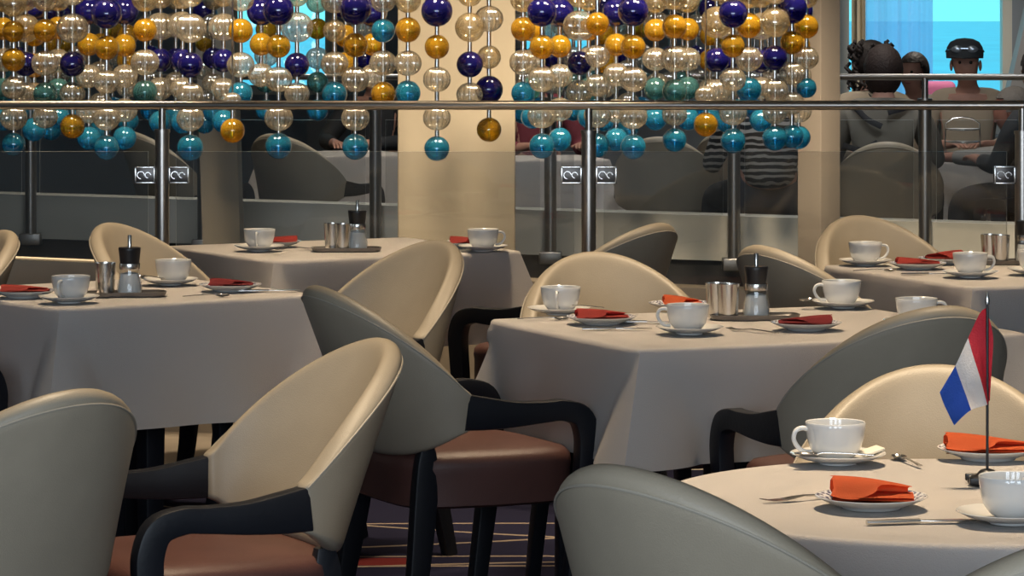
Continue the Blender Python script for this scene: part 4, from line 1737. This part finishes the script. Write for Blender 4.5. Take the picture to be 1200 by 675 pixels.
# striped top
M_zeb = bpy.data.materials.new('striped_top')
M_zeb.use_nodes = True
_z = M_zeb.node_tree
_t2 = _z.nodes.new('ShaderNodeTexCoord')
_w2 = _z.nodes.new('ShaderNodeTexWave')
_w2.bands_direction = 'Z'
_w2.inputs['Scale'].default_value = 9.5
_w2.inputs['Distortion'].default_value = 3.0
_w2.inputs['Detail'].default_value = 1.0
_w2.inputs['Detail Scale'].default_value = 1.6
_r2 = _z.nodes.new('ShaderNodeValToRGB')
_r2.color_ramp.elements[0].position, _r2.color_ramp.elements[0].color = 0.55, (0.012, 0.012, 0.014, 1)
_r2.color_ramp.elements[1].position, _r2.color_ramp.elements[1].color = 0.68, (0.40, 0.38, 0.36, 1)
_z.links.new(_t2.outputs['Object'], _w2.inputs['Vector'])
_z.links.new(_w2.outputs['Color'], _r2.inputs[0])
_z.links.new(_r2.outputs[0], _z.nodes['Principled BSDF'].inputs['Base Color'])
_z.nodes['Principled BSDF'].inputs['Roughness'].default_value = 0.85


def at_px(px, d, z=0.04):
    return V(((px - 600) * d / F, d, z))


def straps(t, ln, hd):
    for pts in ([(-.15, .075, 1.04), (-.155, -.08, 1.075), (-.08, -.150, 1.0), (.0, -.165, .96)],
                [(.20, -.02, 1.085), (.12, -.12, 1.055), (.03, -.150, 1.03)],
                [(-.20, -.09, .86), (-.10, -.158, .84), (-.02, -.165, .88)]):
        bm = bmesh.new()
        add_bar(bm, catmull([(*p, .006, .030) for p in pts], 5), V((.3, .2, 1)).normalized())
        obj('strap', bm, M_strap, t)


def cap_glasses(t, ln, hd):
    bm = bmesh.new()
    c = hd(0, .006, .155)
    add_lathe(bm, [(.101, -.015), (.103, .01), (.098, .045), (.080, .075), (.045, .092), (0, .097), (0, .092), (.043, .087), (.076, .070), (.094, .043), (.098, .01), (.097, -.015)], 32, c, closed=False)
    n = len(bm.verts)
    for k in range(1):
        add_bar(bm, [(c.x - .075, c.y + .085, c.z - .005, .008, .02), (c.x, c.y + .125, c.z - .012, .008, .075), (c.x + .075, c.y + .085, c.z - .005, .008, .02)], V((0, 1, 0)))
    obj('cap', bm, mat('dark_cap', (0.05, 0.055, 0.06), 0.8), t)
    bm = bmesh.new()
    for s in (-1, 1):
        add_ball(bm, (c.x + s * .040, c.y + .092, c.z + .035), .030, 14, 10, (1.15, .35, .7))
        add_tube(bm, [(c.x + s * .07, c.y + .080, c.z + .036), (c.x + s * .100, c.y + .02, c.z + .03), (c.x + s * .104, c.y - .02, c.z + .02)], .004, 6)
    add_tube(bm, [(c.x - .02, c.y + .102, c.z + .04), (c.x + .02, c.y + .102, c.z + .04)], .004, 6)
    obj('sunglasses', bm, mat('pale_sunglasses', (0.35, 0.40, 0.45), 0.15, metal=0.6), t)


x, y, r = FCH[4]
person('person seen from behind with short brown hair and a grey jacket with dark straps', (x - .01, y + .07, .04), r - .05, M_jacket, hair_short(M_hair_b, 1.08), extra=straps, topname='jacket', scale=.97)
person('person with dark curly hair behind the diner in the strapped jacket', at_px(1021, 18.0), math.radians(10), mat('tan_top', (0.30, 0.24, 0.17), 0.85), hair_curly(M_hair_d), scale=.98)
person('person of whom a small dark head shows left of the steel post', at_px(1072, 19.6), math.radians(150), M_greyt, hair_short(M_hair_d, 1.0), scale=.93)
person('person facing us in a beige shirt and a cap with sunglasses on it', at_px(1134, 18.55), math.radians(172), M_beige, None, M_skin, .985, extra=cap_glasses,
       arms=(((.29, .10, .78), (.10, .32, .80)), ((-.29, .10, .78), (-.10, .32, .80))), head_turn=(0.1, 0.25))
person('grey-haired person leaning over the far table with one arm reaching out', at_px(1282, 17.2), math.radians(82), M_greyt, hair_short(M_hair_g, 1.0), M_skin2, .93, lean=.72,
       arms=(((.27, .20, .93), (.18, .42, .93)), ((-.26, .28, .93), (-.16, .54, .93))))
x, y, r = FCH[5]
person('dark-haired person in a black jacket at the right edge of the photo', (x - .04, y + .05, .04), r, M_black, hair_short(M_hair_d, 1.1), scale=.97, topname='jacket')
person('person in a black and white striped top seen from behind, left of the column', at_px(898, 16.75), math.radians(12), M_zeb, hair_short(M_hair_d, 1.08), scale=.97,
       arms=(((.28, .04, .76), (.17, .28, .80)), ((-.28, .04, .76), (-.17, .28, .80))), topname='striped_top')
person('person in black clothes, forearms on the far table left of the broad pillar', at_px(440, 19.5), rz_of(-.3, -.95), M_black, hair_short(M_hair_d, 1.0), scale=.95,
       arms=(((.27, .14, .80), (.10, .42, .80)), ((-.27, .14, .80), (-.08, .42, .80))))
person('person in a maroon top behind the turquoise balls right of the broad pillar', at_px(628, 19.0), math.radians(200), M_marn, hair_short(M_hair_d, 1.0), scale=.95)


# far tables with what stands on them
def far_table(px, d, deg, half, label, clabel, seed):
    rz = math.radians(deg)
    x = (px - 600) * d / F
    t = thing('dining_table', label, 'table', (x, d, 0.04), rz, 'tables on the far deck')
    bm = bmesh.new()
    add_box(bm, (0, 0, TH - 0.018), (2 * half - .004, 2 * half - .004, .03), .006)
    obj('tabletop', bm, M_wood, t)
    for sx in (-1, 1):
        for sy in (-1, 1):
            bm = bmesh.new()
            add_bar(bm, [(sx * half * .4, sy * half * .4, 0, .055, .055), (sx * half * .4, sy * half * .4, TH - .03, .07, .07)])
            obj('leg', bm, M_wood, t)
    bm = cloth_mesh(sq_outline(half), .30, TH + .0032, [0, .25, .5, .75], [], seed)
    tag(obj('tablecloth', bm, M_cloth, None, (x, d, .04), (0, 0, rz), ang=60), clabel, 'tablecloth', 'cloths on the far deck tables')


far_table(1134, 17.72, 8, .33, 'far table between the seated diners at the right', 'white cloth on the far table between the diners at the right', 21)
far_table(396, 18.6, 25, .33, 'far table left of the broad pillar', 'white cloth on the far table left of the broad pillar', 22)
far_table(632, 18.0, 15, .30, 'far table right of the broad pillar', 'white cloth on the far table right of the broad pillar', 23)

# tiered stand on the far table
ts = thing('tiered_stand', 'tiered wire stand with plates on the far table between the diners', 'stand', (P(1128, 0, 17.62).x, 17.62, TH + .0450))
for k in range(3):
    bm = bmesh.new()
    add_lathe(bm, [(0, 0), (.07, .004), (.085, .012), (.084, .014), (.069, .007), (0, .003)], 24, (0, 0, .02 + .065 * k))
    obj('tier_plate', bm, M_china, ts)
bm = bmesh.new()
for s in (-1, 1):
    add_tube(bm, [(s * .088, 0, 0), (s * .09, 0, .1), (s * .088, 0, .19), (s * .05, 0, .215), (0, 0, .222)], .004, 8)
add_tube(bm, [(-.088, 0, .002), (.088, 0, .002)], .004, 8)
for k in range(3):
    add_tube(bm, [(.088 * math.cos(a * PI / 8), .088 * math.sin(a * PI / 8), .03 + .065 * k) for a in range(17)], .003, 6)
obj('wire_frame', bm, M_steel, ts)
# pink cushion on the window seat
bm = bmesh.new()
add_box(bm, (0, 0, 0), (.22, .10, .34), .04)
o = obj('seat_cushion', bm, mat('pink_fabric', (0.75, 0.22, 0.42), 0.8))
o.location = (P(1099, 0, 20.9).x, 20.9, P(0, 95, 20.9).z - .17)
tag(o, 'pink cushion under the sea window behind the steel post', 'cushion')
bm = bmesh.new()
zt = P(0, 95, 20.9).z - .34
add_box(bm, (P(1115, 0, 21.1).x, 21.1, (zt + .04) / 2), (1.1, .55, zt - .04), .02)
o = obj('window_bench', bm, mat('dark_upholstery', (0.05, 0.05, 0.055), 0.8))
tag(o, 'dark upholstered bench below the sea window', 'bench')


# backless dark stools under the far diners who have no armchair in view
def build_stool(label, group):
    t = thing('stool', label, 'stool', group=group)
    bm = bmesh.new()
    add_lathe(bm, [(0, .39), (.185, .39), (.195, .405), (.195, .445), (.18, .465), (0, .47)], 32)
    obj('seat', bm, mat('dark_upholstery', (0.05, 0.05, 0.055), 0.8), t)
    for k in range(4):
        a = PI / 4 + k * PI / 2
        bm = bmesh.new()
        add_bar(bm, [(.13 * math.cos(a), .13 * math.sin(a), .395, .035, .035), (.16 * math.cos(a), .16 * math.sin(a), 0, .028, .028)])
        obj('leg', bm, M_wood, t)
    return t


for (px, d, lab) in [(898, 16.75, 'dark backless stool under the diner in stripes'), (1134, 18.55, 'dark backless stool under the diner with the cap'),
                     (440, 19.5, 'dark backless stool under the diner in black left of the pillar'), (628, 19.0, 'dark backless stool under the diner in maroon'),
                     (1021, 18.0, 'dark backless stool under the curly-haired diner'), (1282, 17.2, 'dark backless stool under the leaning grey-haired diner'),
                     (1072, 19.6, 'dark backless stool under the diner whose small head shows by the post')]:
    put('stool', build_stool, at_px(px, d), 0, lab, 'stools on the far deck')
